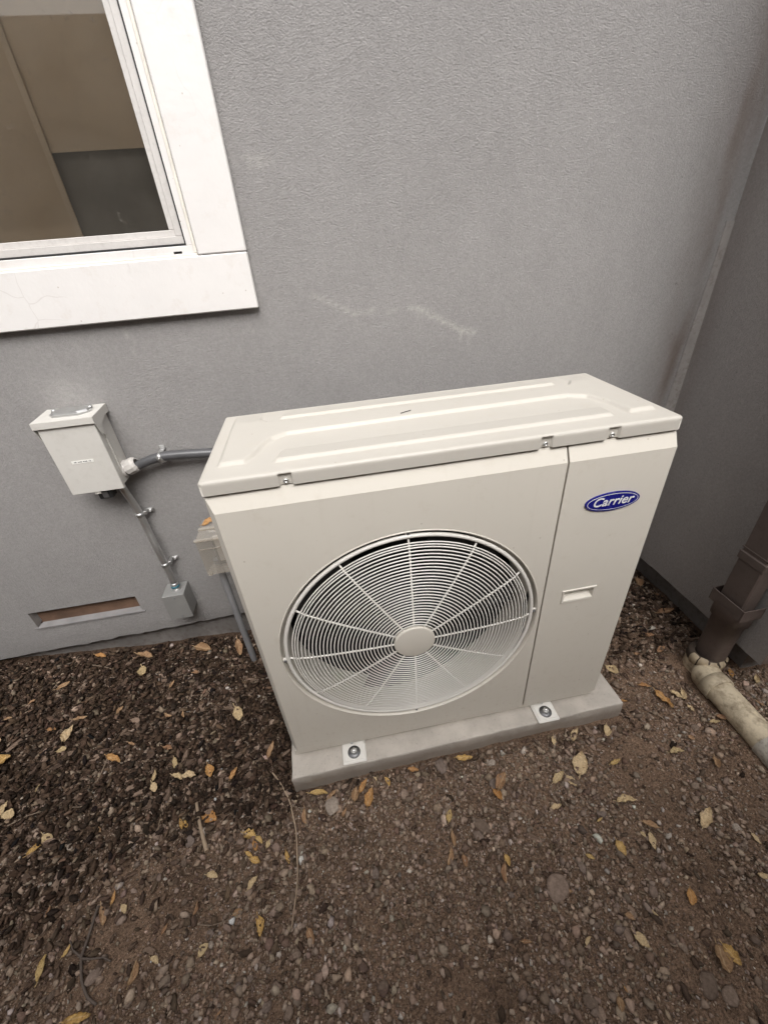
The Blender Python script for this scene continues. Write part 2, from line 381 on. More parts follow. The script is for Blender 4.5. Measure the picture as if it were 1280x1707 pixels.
# ------------------------------------------------------------------ ground
YW, XR = .570, 1.463                     # house wall plane, side of the bump-out
HX = [-1.6, -1.1, -.62, -.25, .3, 2.5]; HZ = [0.0, -.018, -.065, -.085, -.09, -.09]
def ground_z(x, y, fine=True):
    x = np.asarray(x, float); y = np.asarray(y, float)
    edge = np.interp(x, HX, HZ); k = sstep(-.15, .55, y)
    z = (-.088) * (1 - k) + edge * k
    z = z - .012 * sstep(-.1, -.9, y)
    z = z + .026 * (fbm(x * 3.1, y * 3.1, 3, 1) - .5)
    d = np.maximum(np.maximum(-.01 - x, x - 1.02), np.maximum(-.05 - y, y - .42))
    z = z - .006 * sstep(.10, .0, d)
    if fine: z = z + .013 * (fbm(x * 17, y * 17, 3, 2) - .5) + .009 * (fbm(x * 55, y * 55, 3, 4) - .5)
    return z
def ground_hit(u, v):
    d = ray(u, v); t = (-.09 - CAM[2]) / d[2]
    for _ in range(12):
        p = CAM + t * d; t = (float(ground_z(p[0], p[1])) - CAM[2]) / d[2]
    p = CAM + t * d; return Vector((p[0], p[1], float(ground_z(p[0], p[1]))))
far = np.array([-30, -14, -7, -4.5, -3.2, -2.6])
xs = np.concatenate([far + .4, np.arange(-2.0, 2.001, .009), -far[::-1] - .4])
ys = np.concatenate([far, np.arange(-1.9, .701, .009), np.array([.8, 1.2, 3, 8, 30])])
X, Y = np.meshgrid(xs, ys); Z = ground_z(X, Y)
nx, ny = len(xs), len(ys)
def grid_mesh(name, V, nx, ny, keep=None, smooth=True, flip=False):
    i = np.arange(ny - 1)[:, None] * nx + np.arange(nx - 1)[None]
    q = np.stack([i, i + 1, i + nx + 1, i + nx], -1).reshape(-1, 4)
    if keep is not None: q = q[keep.reshape(-1)]
    if flip: q = q[:, ::-1]
    me = bpy.data.meshes.new(name); me.vertices.add(len(V)); me.vertices.foreach_set('co', np.ascontiguousarray(V, np.float32).ravel())
    me.loops.add(q.size); me.loops.foreach_set('vertex_index', np.ascontiguousarray(q, np.int32).ravel())
    me.polygons.add(len(q)); me.polygons.foreach_set('loop_start', np.arange(0, q.size, 4, dtype=np.int32))
    me.polygons.foreach_set('use_smooth', np.full(len(q), smooth)); me.update(calc_edges=True); me.validate()
    return me
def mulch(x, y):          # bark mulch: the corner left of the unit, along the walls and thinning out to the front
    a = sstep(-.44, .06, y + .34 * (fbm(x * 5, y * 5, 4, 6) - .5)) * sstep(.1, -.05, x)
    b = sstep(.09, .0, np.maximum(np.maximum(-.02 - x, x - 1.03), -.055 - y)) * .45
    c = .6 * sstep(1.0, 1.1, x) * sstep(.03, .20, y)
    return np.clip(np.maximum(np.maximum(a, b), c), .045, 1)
gm = grid_mesh('ground', np.stack([X, Y, Z], -1).reshape(-1, 3), nx, ny)
hm = gm.attributes.new('humus_and_shade', 'FLOAT', 'POINT'); hm.data.foreach_set('value', sstep(.2, 1.0, mulch(X, Y) + .5 * (fbm(X * 14, Y * 14, 3, 2) - .5)).astype(np.float32).ravel())  # soil under the mulch, darkened to paint in shade left of the unit
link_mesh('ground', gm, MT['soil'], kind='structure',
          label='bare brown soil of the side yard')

# ------------------------------------------------------------------ house
house = empty('house', (0, YW, 0), 'grey stucco house wall with white trimmed window and bumped out corner', 'house')
TX1, TZ0 = .114, 1.120           # outer edge of the casing
IX1, IZ0 = .000, 1.245           # its inner edge
WX0, WZ1 = -1.15, 2.25
VX0, VX1, VZ0, VZ1 = -.905, -.540, .150, .222     # crawl-space vent opening
xs = np.unique(np.round(np.concatenate([np.arange(-2.6, XR + .001, .009), [TX1 - .05, VX0, VX1, XR, -4, -3.3, WX0 - .1]]), 5))
zs = np.unique(np.round(np.concatenate([np.arange(.08, 1.9, .009), [2.0, 2.3, 2.4, 2.9, 3.3, VZ0, VZ1, TZ0 + .05]]), 5))
zs = np.concatenate([[0.0], zs]); nx, nz = len(xs), len(zs)
X, Z = np.meshgrid(xs, zs)
sc = np.interp(xs, [-1.6, -1.08, -.23, 1.5], [.006, .020, .044, .040]) + .012 * (fbm(xs * 30, xs * 0, 4, 2) - .5)
Z[0] = sc; Yg = np.full_like(X, YW) + .0015 * (fbm(X * 7, Z * 7, 3, 5) - .5)
Yg[0] = YW + .004
cx = (X[:-1, :-1] + X[1:, 1:]) / 2; cz = (Z[1:, 1:] + np.maximum(Z[:-1, :-1], .05)) / 2
keep = ~(((cx > WX0 - .1) & (cx < TX1 - .05) & (cz > TZ0 + .05) & (cz < 2.3)) | ((cx > VX0) & (cx < VX1) & (cz > VZ0) & (cz < VZ1)))
wm = grid_mesh('wall', np.stack([X, Yg, Z], -1).reshape(-1, 3), nx, nz, keep)
def seg(px, pz, a, b):
    ax, az = a; bx, bz = b; t = np.clip(((px - ax) * (bx - ax) + (pz - az) * (bz - az)) / ((bx - ax) ** 2 + (bz - az) ** 2), 0, 1)
    return np.hypot(px - ax - t * (bx - ax), pz - az - t * (bz - az))
def poly(px, pz, pts): return np.min([seg(px, pz, pts[i], pts[i + 1]) for i in range(len(pts) - 1)], 0)
def wp(u, v): q = at(u, v, 1, YW); return (q[0], q[2])
R_ = np.zeros_like(X)
for pts, wd, amt in (([wp(520, 492), wp(560, 510), wp(588, 522), wp(606, 522), wp(622, 516)], .007, .75), ([wp(645, 522), wp(660, 516)], .005, .6),
                     ([wp(684, 513), wp(705, 518), wp(735, 533), wp(762, 547), wp(789, 555)], .007, 1.5), ([wp(767, 549), wp(766, 566)], .004, .9),
                     ([wp(785, 556), wp(783, 572)], .004, .9), ([wp(697, 516), wp(696, 530)], .004, .5), ([wp(326, 1002), wp(337, 998)], .004, 1.2),
                     ([wp(205, 548), wp(222, 575), wp(224, 600)], .004, .6)):
    R_ = np.maximum(R_, amt * sstep(wd * 1.5, wd * .2, poly(X, Z, pts)))
q = wp(425, 268); R_ = np.maximum(R_, .55 * sstep(.05, .0, np.hypot((X - q[0]) * .7, (Z - q[1]) * 2.2)))
q = wp(110, 652); R_ = np.maximum(R_, .45 * sstep(.06, .0, np.hypot((X - q[0]) * .8, Z - q[1])))
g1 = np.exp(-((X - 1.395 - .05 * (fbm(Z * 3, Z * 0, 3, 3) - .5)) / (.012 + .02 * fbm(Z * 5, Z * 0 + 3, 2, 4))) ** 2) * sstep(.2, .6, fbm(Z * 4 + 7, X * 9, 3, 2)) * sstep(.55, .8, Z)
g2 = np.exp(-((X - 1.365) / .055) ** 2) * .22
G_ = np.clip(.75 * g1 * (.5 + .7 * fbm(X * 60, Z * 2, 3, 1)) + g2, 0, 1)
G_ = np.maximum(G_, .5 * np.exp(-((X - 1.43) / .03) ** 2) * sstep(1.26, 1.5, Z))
B_ = .55 * sstep(1.05, 1.3, X)
A_ = np.zeros_like(X)
st = wm.attributes.new('stain', 'FLOAT_COLOR', 'POINT')
st.data.foreach_set('color', np.stack([np.clip(R_, 0, 1), G_, B_, A_], -1).astype(np.float32).ravel())
wall = link_mesh('wall', wm, MT['wall'], house)
# underside of the stucco and its ragged lip
lip = MB()
for i in range(nx - 1):
    lip.quad((xs[i], YW + .004, sc[i]), (xs[i], YW + .05, sc[i] + .004), (xs[i + 1], YW + .05, sc[i + 1] + .004), (xs[i + 1], YW + .004, sc[i + 1]))
lip.build('stucco_edge', MT['found'], house)
MB().box(-6, YW + .036, -.6, XR + .06, YW + .3, .10).build('foundation', MT['found'], house)
# plaster strip in the corner, a little proud of the wall
pp = MB(); zz = np.arange(.05, 1.236, .03); q = [1.436 - .05 * (1 - z / 1.24) * 0 + .006 * (float(fbm(z * 9, 3.3, 3, 2)) - .5) - .032 * max(0, (1.1 - z)) for z in zz]
for i in range(len(zz) - 1):
    pp.quad((q[i], YW - .0035, zz[i]), (XR, YW - .0035, zz[i]), (XR, YW - .0035, zz[i + 1]), (q[i + 1], YW - .0035, zz[i + 1]))
    pp.quad((q[i], YW + .003, zz[i]), (q[i], YW - .0035, zz[i]), (q[i + 1], YW - .0035, zz[i + 1]), (q[i + 1], YW + .003, zz[i + 1]))
pp.quad((q[-1], YW - .0035, zz[-1]), (XR, YW - .0035, zz[-1]), (XR, YW + .003, zz[-1]), (q[-1], YW + .003, zz[-1]))
MT['plaster'] = simple('smooth_plaster', (.335, .315, .30), .8, var=.12, vs=14, dirt=(.16, .12, .10), dirt_amt=.5, bump=.0008, bs=130, spec=.2)
pp.build('plaster_patch', MT['plaster'], house)
# bump-out: side wall and its lit front face
ysr = np.unique(np.round(np.concatenate([np.arange(-.05, YW + .001, .009), [YW]]), 5)); zsr = np.concatenate([np.arange(.045, 1.9, .009), [2.2, 2.6, 3.3]])
Y2, Z2 = np.meshgrid(ysr, zsr); Z2[0] = .047 + .004 * (fbm(ysr * 40, ysr * 0, 2, 2) - .5) - .008 * sstep(.4, .57, ysr)
X2 = XR + .0015 * (fbm(Y2 * 7, Z2 * 7, 3, 3) - .5)
sm_ = grid_mesh('wall', np.stack([X2, Y2, Z2], -1).reshape(-1, 3), len(ysr), len(zsr), None, True, True)
st = sm_.attributes.new('stain', 'FLOAT_COLOR', 'POINT')
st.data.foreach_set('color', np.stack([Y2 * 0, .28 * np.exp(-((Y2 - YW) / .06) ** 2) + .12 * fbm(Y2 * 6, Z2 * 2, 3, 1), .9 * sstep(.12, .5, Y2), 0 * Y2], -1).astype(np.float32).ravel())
link_mesh('wall', sm_, MT['wall_side'], house)
fw = MB(); fw.box(XR + .001, -.048, .045, 5, YW, 3.3)
o = fw.build('wall', MT['wall_side'], house)
st = o.data.attributes.new('stain', 'FLOAT_COLOR', 'POINT')
MB().box(XR + .07, .03, -.6, 5, YW + .3, .10).build('foundation', MT['found'], house)

# crawl vent in the wall
v = MB(); d = .024; e = .010
v.quad((VX0, YW, VZ1), (VX1, YW, VZ1), (VX1 - e, YW + d, VZ1 - .004), (VX0 + e, YW + d, VZ1 - .004))
v.quad((VX0, YW, VZ0), (VX0, YW, VZ1), (VX0 + e, YW + d, VZ1 - .004), (VX0 + e, YW + d, VZ0 + .014))
v.quad((VX1, YW, VZ1), (VX1, YW, VZ0), (VX1 - e, YW + d, VZ0 + .014), (VX1 - e, YW + d, VZ1 - .004))
vent = v.build('crawl_vent', MT['found'], house, label='recessed crawl space vent')
s_ = MB(); s_.box(VX0 - .01, YW - .004, VZ0 - .006, VX1 + .01, YW + .003, VZ0 - .0005)
s_.add([(VX0, YW - .003, VZ0), (VX1, YW - .003, VZ0), (VX1 - e, YW + d, VZ0 + .005), (VX0 + e, YW + d, VZ0 + .005)], [(0, 1, 2, 3)])
s_.build('vent_sill', simple('painted_sill', (.25, .24, .24), .7, var=.15, vs=20), vent)
MB().box(VX0, YW + d - .002, VZ0, VX1, YW + d + .02, VZ1).build('vent_board', simple('bare_brown_board', (.15, .088, .058), .75, var=.3, vs=14, bump=.001, bs=60), vent)

# window: casing boards, stop, sash, glass
YT = .548
win = MB(); win.box(WX0 - .1, YT, TZ0, TX1, YW - .0015, IZ0 - .001, .0025)
casing = win.build('window_casing', MT['trim'], house)
MB().box(IX1 + .0005, YT, IZ0 + .0005, TX1, YW - .0015, WZ1, .0025).build('casing_board', MT['trim'], casing)
MB().box(WX0 - .1, YT, IZ0 + .0005, WX0, YW - .0015, WZ1, .0025).build('casing_board', MT['trim'], casing)
def frame(mb, x0, z0, x1, z1, wd, y0, y1, bev=.001):
    mb.box(x0, y0, z0, x1, y1, z0 + wd, bev); mb.box(x0, y0, z1 - wd, x1, y1, z1, bev)
    mb.box(x0, y0, z0 + wd, x0 + wd, y1, z1 - wd, bev); mb.box(x1 - wd, y0, z0 + wd, x1, y1, z1 - wd, bev)
    return mb
window = frame(MB(), WX0 + .001, IZ0, IX1 - .001, WZ1, .021, .556, .62).build('window', MT['trim'], house, label='white framed window')
frame(MB(), WX0 + .001, IZ0 - .003, IX1 - .001, WZ1, .007, .5515, .5556, .0015).build('caulk_bead', MT['caulk'], window)
frame(MB(), WX0 + .022, IZ0 + .021, IX1 - .022, WZ1 - .02, .004, .561, .61, 0).build('gasket', MT['gasket'], window)
sash = frame(MB(), WX0 + .026, IZ0 + .025, IX1 - .026, WZ1 - .024, .016, .565, .61)
frame(sash, WX0 + .042, IZ0 + .041, IX1 - .042, WZ1 - .04, .013, .572, .606)
sash.build('sash', MT['vinyl'], window)
MB().box(IX1 - .055, YT - .0006 + .008, IZ0 + .006, IX1 - .036, YT + .009, IZ0 + .0105).build('weep_slot', MT['black'], window)
MB().box(WX0 + .05, .590, IZ0 + .05, IX1 - .05, .594, WZ1 - .05).build('pane', MT['glass'], window)
# what hangs behind the glass
ZB = float(at(85, 255, 1, .613)[2]); XB = float(at(85, 255, 1, .613)[0])
bl = empty('window_blind', (-.5, .66, 1.2), 'brown blind hanging inside behind the window glass', 'blind')
MB().box(WX0, .622, ZB + .0015, IX1, .626, 2.3).build('upper_panel', MT['blind'], bl)
MB().box(WX0, .614, 1.2, XB, .618, 2.3, .001).build('side_panel', MT['blind'], bl)
MB().box(XB - .012, .6120, 1.2, XB, .6135, 2.3).build('hem', MT['blind2'], bl)
tag(MB().box(XB - .1, .640, 1.2, IX1 + .02, .652, 1.8, .001).build('dark_infill', MT['darkinfill']), 'dark board seen through the lower right corner of the window glass', 'infill')  # dark sheet added to fill the rectangle below the blind
rm = MB(); rm.box(WX0 - .05, .9, 1.1, IX1 + .05, .95, 2.4); rm.box(WX0 - .1, .62, 1.1, WX0 - .05, .95, 2.4); rm.box(IX1 + .05, .62, 1.1, IX1 + .1, .95, 2.4)
rm.box(WX0 - .1, .621, 1.05, IX1 + .1, .95, 1.1); rm.box(WX0 - .1, .621, 2.4, IX1 + .1, .95, 2.45)
rm.build('room_wall', MT['room'], house)
# the building across the side yard, which shuts out the low sky
nb = MB(); nb.box(-9, -1.9, -.4, 9, -1.65, 2.36); tag(nb.build('neighbour_wall', MT['brownwall']), 'brown rendered wall across the side yard', 'wall')

# ------------------------------------------------------------------ concrete pad
pad = MB(); PT = -.030
pc = [(-.010, -.052), (1.030, -.036), (1.022, .44), (-.022, .43)]
ring = []
for i in range(4):
    a = np.array(pc[i]); b = np.array(pc[(i + 1) % 4]); n_ = 44 if i % 2 == 0 else 20
    for t in range(n_): ring.append(a + (b - a) * t / n_)
ring = np.array(ring); cen = ring.mean(0); nr = len(ring)
def ringat(off, z, jit):
    k = np.arange(nr); dirs = (ring - cen) / np.array([.52, .24]); sgn = np.where(np.abs(dirs) > .96, np.sign(dirs), 0)
    j = jit * (fbm(k * .7, k * 0 + z * 50, 3, 4) - .5)
    pos = ring + sgn * (off + j[:, None]); return [(p[0], p[1], z + jit * .5 * (float(vn(i * .9, z * 31, 2)) - .5)) for i, p in enumerate(pos)]
levels = [ringat(-.0045, PT, .003), ringat(-.0015, PT - .0014, .004), ringat(0, PT - .005, .005), ringat(.001, PT - .03, .004), ringat(.003, PT - .13, .006)]
vs = [p for L in levels for p in L]; fs = [tuple(range(nr))]
for l in range(len(levels) - 1):
    for k_ in range(nr): fs.append((l * nr + k_, (l + 1) * nr + k_, (l + 1) * nr + (k_ + 1) % nr, l * nr + (k_ + 1) % nr))
pad.add(vs, fs); po = fixnormals(pad.build('concrete_pad', MT['concrete']))
tag(po, 'thin grey concrete pad under the outdoor unit', 'concrete pad')

# ------------------------------------------------------------------ outdoor unit
W, D, H = .946, .354, .9094
FCX, FCZ, FR = .374, .415, .325
unit = empty('heat_pump', (W / 2, D / 2, PT), 'ivory outdoor heat pump unit with round fan grille on a concrete pad', 'heat pump')
# lid: one embossed sheet with rounded rim and skirt
LY0, LZ0, RR = .008, .8810, .007
def sdf_poly(px, py, pts):
    d = np.full(px.shape, 1e9); s = np.ones(px.shape)
    n = len(pts)
    for i in range(n):
        a = pts[i]; b = pts[(i + 1) % n]; d = np.minimum(d, seg(px, py, a, b))
        c1 = (py >= a[1]); c2 = (py < b[1]); cr = (b[0] - a[0]) * (py - a[1]) > (b[1] - a[1]) * (px - a[0])
        m = (c1 & c2 & cr) | (~c1 & ~c2 & ~cr); s = np.where(m, -s, s)
    return s * d      # negative inside
def lid_h(x, y):
    plate = [(.031, .335), (.031, .066), (.078, .066), (.092, .088), (.106, .130), (.124, .163), (.155, .182), (.800, .192), (.836, .170), (.855, .120), (.864, .060), (.918, .060), (.918, .335)]
    rec = [(.092, .40), (.092, .290), (.112, .262), (.842, .258), (.862, .290), (.862, .40)]
    p = sstep(.0045, -.0045, sdf_poly(x, y, plate)) * np.clip((.348 - y) / .075, 0, 1)
    r = sstep(.004, -.004, sdf_poly(x, y, rec)) * .8
    fr = [(.136, .052), (.822, .056), (.830, .108), (.150, .104)]
    rb = sstep(.004, -.004, sdf_poly(x, y, fr)) * np.clip((.112 - y) / .055, 0, 1)
    bk = [(.138, .284), (.816, .284), (.822, .330), (.150, .330)]
    rb2 = sstep(.004, -.004, sdf_poly(x, y, bk)) * np.clip((.335 - y) / .055, 0, 1)
    edge = np.minimum(np.minimum(x, W - x), np.minimum(y - LY0, D - y))
    return .0075 * (p * (1 - r) + .85 * rb + .8 * rb2) * sstep(.012, .02, edge)
SCR = [(.153), (.657), (.798)]
inner_x = np.linspace(RR, W - RR, 330); ex = []
for c_ in SCR: ex += [c_ - .0135, c_ - .0115, c_ + .0115, c_ + .0135]
inner_x = np.unique(np.concatenate([inner_x, ex])); inner_y = np.linspace(LY0 + RR, D - RR, 130)
ang = np.radians([22, 45, 67, 90])
def axis_samples(inner, lo):
    out = [(inner[0], -a, 0) for a in ang[::-1]]; sk = [(inner[0], -math.pi / 2, s) for s in (1, .72, .4, .2)]
    return [(*q,) for q in sk] + out + [(q, 0, 0) for q in inner] + [(inner[-1], a, 0) for a in ang] + [(inner[-1], math.pi / 2, s) for s in (.2, .4, .72, 1)]
AX = axis_samples(inner_x, 0); AY = axis_samples(inner_y, 0)
nX, nY = len(AX), len(AY); V = np.zeros((nY, nX, 3)); top = H - RR
ax_ = np.array(AX); ay_ = np.array(AY)
bx, by = np.meshgrid(ax_[:, 0], ay_[:, 0]); tx, ty = np.meshgrid(ax_[:, 1], ay_[:, 1]); skx, sky_ = np.meshgrid(ax_[:, 2], ay_[:, 2])
ttx = np.tan(np.clip(tx, -1.5706, 1.5706)); tty = np.tan(np.clip(ty, -1.5706, 1.5706)); nn = np.sqrt(ttx ** 2 + tty ** 2 + 1)
V[..., 0] = bx + RR * ttx / nn; V[..., 1] = by + RR * tty / nn; V[..., 2] = top + RR / nn
V[..., 2] += lid_h(V[..., 0], V[..., 1]) * ((tx == 0) & (ty == 0))
sk = np.maximum(skx, sky_); V[..., 2] = np.where(sk > 0, top - sk * (top - LZ0), V[..., 2])
front = (ty < -1.5) & (sky_ < .9)
for c_ in SCR: V[..., 1] += np.where((ty < -1.2) & (np.abs(bx - c_) < .0125) & (tx == 0), .0062, 0)
lid = link_mesh('lid', grid_mesh('lid', V.reshape(-1, 3), nX, nY), MT['ivory_lid_dimmed'], unit)
def screw(x, y, z, r, parent, axis=(0, -1, 0), mat='zinc', name='screw'):
    m = MB().lathe((x, y, z), axis, [(r, 0), (r, r * .35), (r * .8, r * .7), (r * .45, r * .78), (r * .38, r * .4), (.00001, r * .4)], 14)
    return m.build(name, MT[mat], parent)
for c_ in SCR: screw(c_, LY0 + .0062, .888, .0056, lid)
# the light scratch on the lid
kx, ky = at(676, 693, 2, H)[:2]
MB().tube([(kx - .012, ky - .003, H + .0085), (kx, ky + .001, H + .009), (kx + .014, ky + .008, H + .0085)], .0009, 5).build('scratch', MT['blackin'], lid)

ZC, ZB0, CH = .846, .011, .016           # chamfer start, panel bottom
SX = .7065
def hole_panel():
    """front panel with round fan opening"""
    m = MB(); x0, x1 = CH - .001, SX - .0022; N = 128; vs = []
    cor = [math.atan2(b - FCZ, a - FCX) for a in (x0, x1) for b in (ZB0, ZC)]
    an = sorted(list(np.linspace(-math.pi, math.pi, N, endpoint=False)) + cor)
    for a in an:
        ca, sa = math.cos(a), math.sin(a)
        t = min(((x1 - FCX) / ca if ca > 1e-9 else (x0 - FCX) / ca if ca < -1e-9 else 9), ((ZC - FCZ) / sa if sa > 1e-9 else (ZB0 - FCZ) / sa if sa < -1e-9 else 9))
        vs.append((FCX + FR * ca, 0, FCZ + FR * sa)); vs.append((FCX + t * ca, 0, FCZ + t * sa))
    n_ = len(an)
    m.add(vs, [(2 * i, 2 * i + 1, 2 * ((i + 1) % n_) + 1, 2 * ((i + 1) % n_)) for i in range(n_)])
    # raised bead and stepped recess
    pr = [(FR + .0002, 0), (FR - .0006, .0012), (FR - .0022, .0014), (FR - .0034, .0), (FR - .0042, -.010), (FR - .007, -.019), (FR - .0155, -.023)]
    m.lathe((FCX, 0, FCZ), (0, -1, 0), pr, 128)
    # top chamfer, left chamfer, flange, bottom lip
    zt = LZ0 - .0015; yt = .017
    m.quad((x0, 0, ZC), (x1, 0, ZC), (x1, yt, zt), (.0015, yt, zt))
    m.quad((x0, 0, ZB0), (x0, 0, ZC), (.0015, yt, zt), (.0, .024, ZB0))
    m.quad((.0, .024, ZB0), (.0015, yt, zt), (.0, .05, zt), (.0, .05, ZB0))
    m.quad((.0015, yt, zt), (x1, yt, zt), (x1, .03, zt + .0008), (.0, .05, zt + .0008))
    m.quad((x0, 0, ZB0), (.0, .024, ZB0), (x1, .024, ZB0), (x1, 0, ZB0))
    m.quad((x1, 0, ZB0), (x1, .012, ZB0), (x1, yt + .012, zt), (x1, yt, zt)); m.quad((x1, 0, ZB0), (x1, yt, zt), (x1, 0, ZC), (x1, 0, ZB0))
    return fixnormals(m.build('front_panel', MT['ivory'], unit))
hole_panel()
HX0, HX1, HZ0, HZ1 = .757, .8455, .4420, .4820
def service():
    m = MB(); x0, x1 = SX + .0022, W - .002; zt = LZ0 - .0015; yt = .017
    a = [x0, HX0, HX1, x1]; b = [ZB0, HZ0, HZ1, ZC]
    for i in range(3):
        for j in range(3):
            if (i, j) != (1, 1): m.quad((a[i], 0, b[j]), (a[i + 1], 0, b[j]), (a[i + 1], 0, b[j + 1]), (a[i], 0, b[j + 1]))
    m.quad((x0, 0, ZC), (x1, 0, ZC), (x1, yt, zt), (x0, yt, zt)); m.quad((x0, yt, zt), (x1, yt, zt), (x1, .03, zt + .001), (x0, .03, zt + .001))
    m.add([(x1, 0, ZB0), (x1, .05, ZB0), (x1, .05, zt), (x1, yt, zt), (x1, 0, ZC)], [(0, 1, 2, 3, 4)])
    m.add([(x0, 0, ZB0), (x0, .012, ZB0), (x0, yt + .012, zt), (x0, yt, zt), (x0, 0, ZC)], [(0, 1, 2, 3, 4)])
    m.quad((x0, 0, ZB0), (x0, .03, ZB0), (x1, .03, ZB0), (x1, 0, ZB0))
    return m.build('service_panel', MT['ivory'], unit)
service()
h = MB(); t = .0055
fr_ = [(HX0, HZ0), (HX1, HZ0), (HX1, HZ1), (HX0, HZ1)]; fi = [(HX0 + t, HZ0 + t), (HX1 - t, HZ0 + t), (HX1 - t, HZ1 - t), (HX0 + t, HZ1 - t)]
fo = [(HX0 - .0015, HZ0 - .0015), (HX1 + .0015, HZ0 - .0015), (HX1 + .0015, HZ1 + .0015), (HX0 - .0015, HZ1 + .0015)]
for i in range(4):
    j = (i + 1) % 4
    h.quad((*[fo[i][0], -.0002], fo[i][1]), (fo[j][0], -.0002, fo[j][1]), (fr_[j][0], -.0028, fr_[j][1]), (fr_[i][0], -.0028, fr_[i][1]))
    h.quad((fr_[i][0], -.0028, fr_[i][1]), (fr_[j][0], -.0028, fr_[j][1]), (fi[j][0], -.0018, fi[j][1]), (fi[i][0], -.0018, fi[i][1]))
bk = [(HX0 + .010, .030, HZ0 + .022), (HX1 - .010, .030, HZ0 + .022), (HX1 - .010, .032, HZ1 - .004), (HX0 + .010, .032, HZ1 - .004)]
for i in range(4):
    j = (i + 1) % 4; h.quad((fi[i][0], -.0018, fi[i][1]), (fi[j][0], -.0018, fi[j][1]), bk[j], bk[i])
h.quad(*bk); fixnormals(h.build('handle', MT['ivory'], unit))
# seam backing, carcass, base pan
MB().box(SX - .012, .0135, ZB0 + .002, SX + .012, .016, ZC).build('seam_channel', MT['blackin'], unit)
cb = MB()
cb.quad((0, .05, ZB0), (0, .05, LZ0), (0, D - .006, LZ0), (0, D - .006, ZB0)); cb.build('side_panel', MT['ivory'], unit); cb = MB(); cb.quad((W - .002, .05, ZB0), (W - .002, D - .006, ZB0), (W - .002, D - .006, LZ0), (W - .002, .05, LZ0))
cb.build('side_panel', MT['ivory'], unit)
MB().box(.004, D - .03, .01, W - .006, D - .008, LZ0 - .004).build('rear_coil', MT['coil'], unit)
inn = MB(); inn.box(.02, .19, .015, SX - .03, .195, LZ0 - .01); inn.box(SX - .03, .02, .015, SX - .027, .19, LZ0 - .01)
inn.box(.006, .06, .015, .009, .19, LZ0 - .01); inn.box(.01, .03, .009, SX - .03, .19, .0125)
inn.build('inner_wall', MT['blackin'], unit)
bp = MB(); bp.box(.004, .0065, -.0125, W - .003, D - .01, .0075, .0025); bp.box(.03, .05, -.027, W - .03, D - .03, -.0127)
bp.build('base_pan', MT['ivory'], unit)
# shroud
MB().lathe((FCX, 0, FCZ), (0, 1, 0), [(FR - .0155, .023), (FR - .017, .026), (FR - .021, .03), (FR - .024, .05), (FR - .024, .10), (FR - .018, .125)], 96).build('fan_shroud', MT['ivory'], unit)
fan = MB().lathe((FCX, .05, FCZ), (0, 1, 0), [(.0001, 0), (.06, .003), (.075, .012), (.08, .03), (.08, .09)], 40).build('fan', MT['blade'], unit)
for b in range(3):
    m = MB(); N1, N2 = 10, 12; vs = []
    for i in range(N1 + 1):
        r = .075 + (.285 - .075) * i / N1; span = math.radians(62 + 16 * i / N1); tw = .052 + .012 * i / N1
        for j in range(N2 + 1):
            s__ = j / N2; a = math.radians(120 * b + 25 + 14 * i / N1) + span * (s__ - .5)
            vs.append((FCX + r * math.cos(a), .062 + tw * s__ - .012 * math.sin(math.pi * s__), FCZ + r * math.sin(a)))
    m.add(vs, [(i * (N2 + 1) + j, i * (N2 + 1) + j + 1, (i + 1) * (N2 + 1) + j + 1, (i + 1) * (N2 + 1) + j) for i in range(N1) for j in range(N2)], True)
    m.build('blade', MT['blade'], fan)
# grille: dome of concentric wires on twelve spokes
GR = .3085
def gy(r): return .006 - .020 * (1 - (r / GR) ** 2) ** .5 if r < GR else .006
hub = MB().lathe((FCX, gy(.05), FCZ), (0, -1, 0), [(.0515, -.006), (.0515, .001), (.0495, .0032), (.0475, .0036), (.0001, .0037)], 48)
grille = hub.build('fan_grille', MT['ivory'], unit)
MB().torus((FCX, .0055, FCZ), (0, 1, 0), GR, .0050, 128, 8).build('rim', MT['grille'], grille)
rads = np.concatenate([np.linspace(.0585, .2815, 27), [.2875, .2935]])
for r in rads: MB().torus((FCX, gy(r), FCZ), (0, 1, 0), r, .0016, 104, 6).build('ring', MT['grille'], grille)
for k_ in range(12):
    a = math.radians(30 * k_); pts = [(FCX + r * math.cos(a), gy(r) + .0022, FCZ + r * math.sin(a)) for r in np.linspace(.048, GR, 12)]
    MB().tube(pts, .0023, 8).build('spoke', MT['grille'], grille)
for a in (90, 2, 181, 270):
    a = math.radians(a); x, z = FCX + .3165 * math.cos(a), FCZ + .3165 * math.sin(a)
    cl = MB().box(x - .006, .0045, z - .006, x + .006, .0112, z + .006, .0015).build('clip', MT['grille'], grille)
    screw(x, .0045, z, .0038, unit, mat='zincdark')
# badge
bxc, bzc = .8255, .7362; ba, bb = .0635, .0232
def ell(mb, a, b, y0, y1, n=64, hole=None):
    P = [(bxc + a * math.cos(2 * math.pi * k / n), bzc + b * math.sin(2 * math.pi * k / n)) for k in range(n)]
    if hole:
        Q = [(bxc + hole[0] * math.cos(2 * math.pi * k / n), bzc + hole[1] * math.sin(2 * math.pi * k / n)) for k in range(n)]
        mb.add([(x, y0, z) for x, z in P] + [(x, y0, z) for x, z in Q], [(k, (k + 1) % n, n + (k + 1) % n, n + k) for k in range(n)])
    else:
        mb.add([(x, y0, z) for x, z in P], [tuple(range(n))])
    mb.add([(x, y0, z) for x, z in P] + [(x, y1, z) for x, z in P], [(k, (k + 1) % n, n + (k + 1) % n, n + k) for k in range(n)], True)
    return mb
badge = ell(MB(), ba, bb, -.0035, .0).build('badge', MT['blue'], unit)
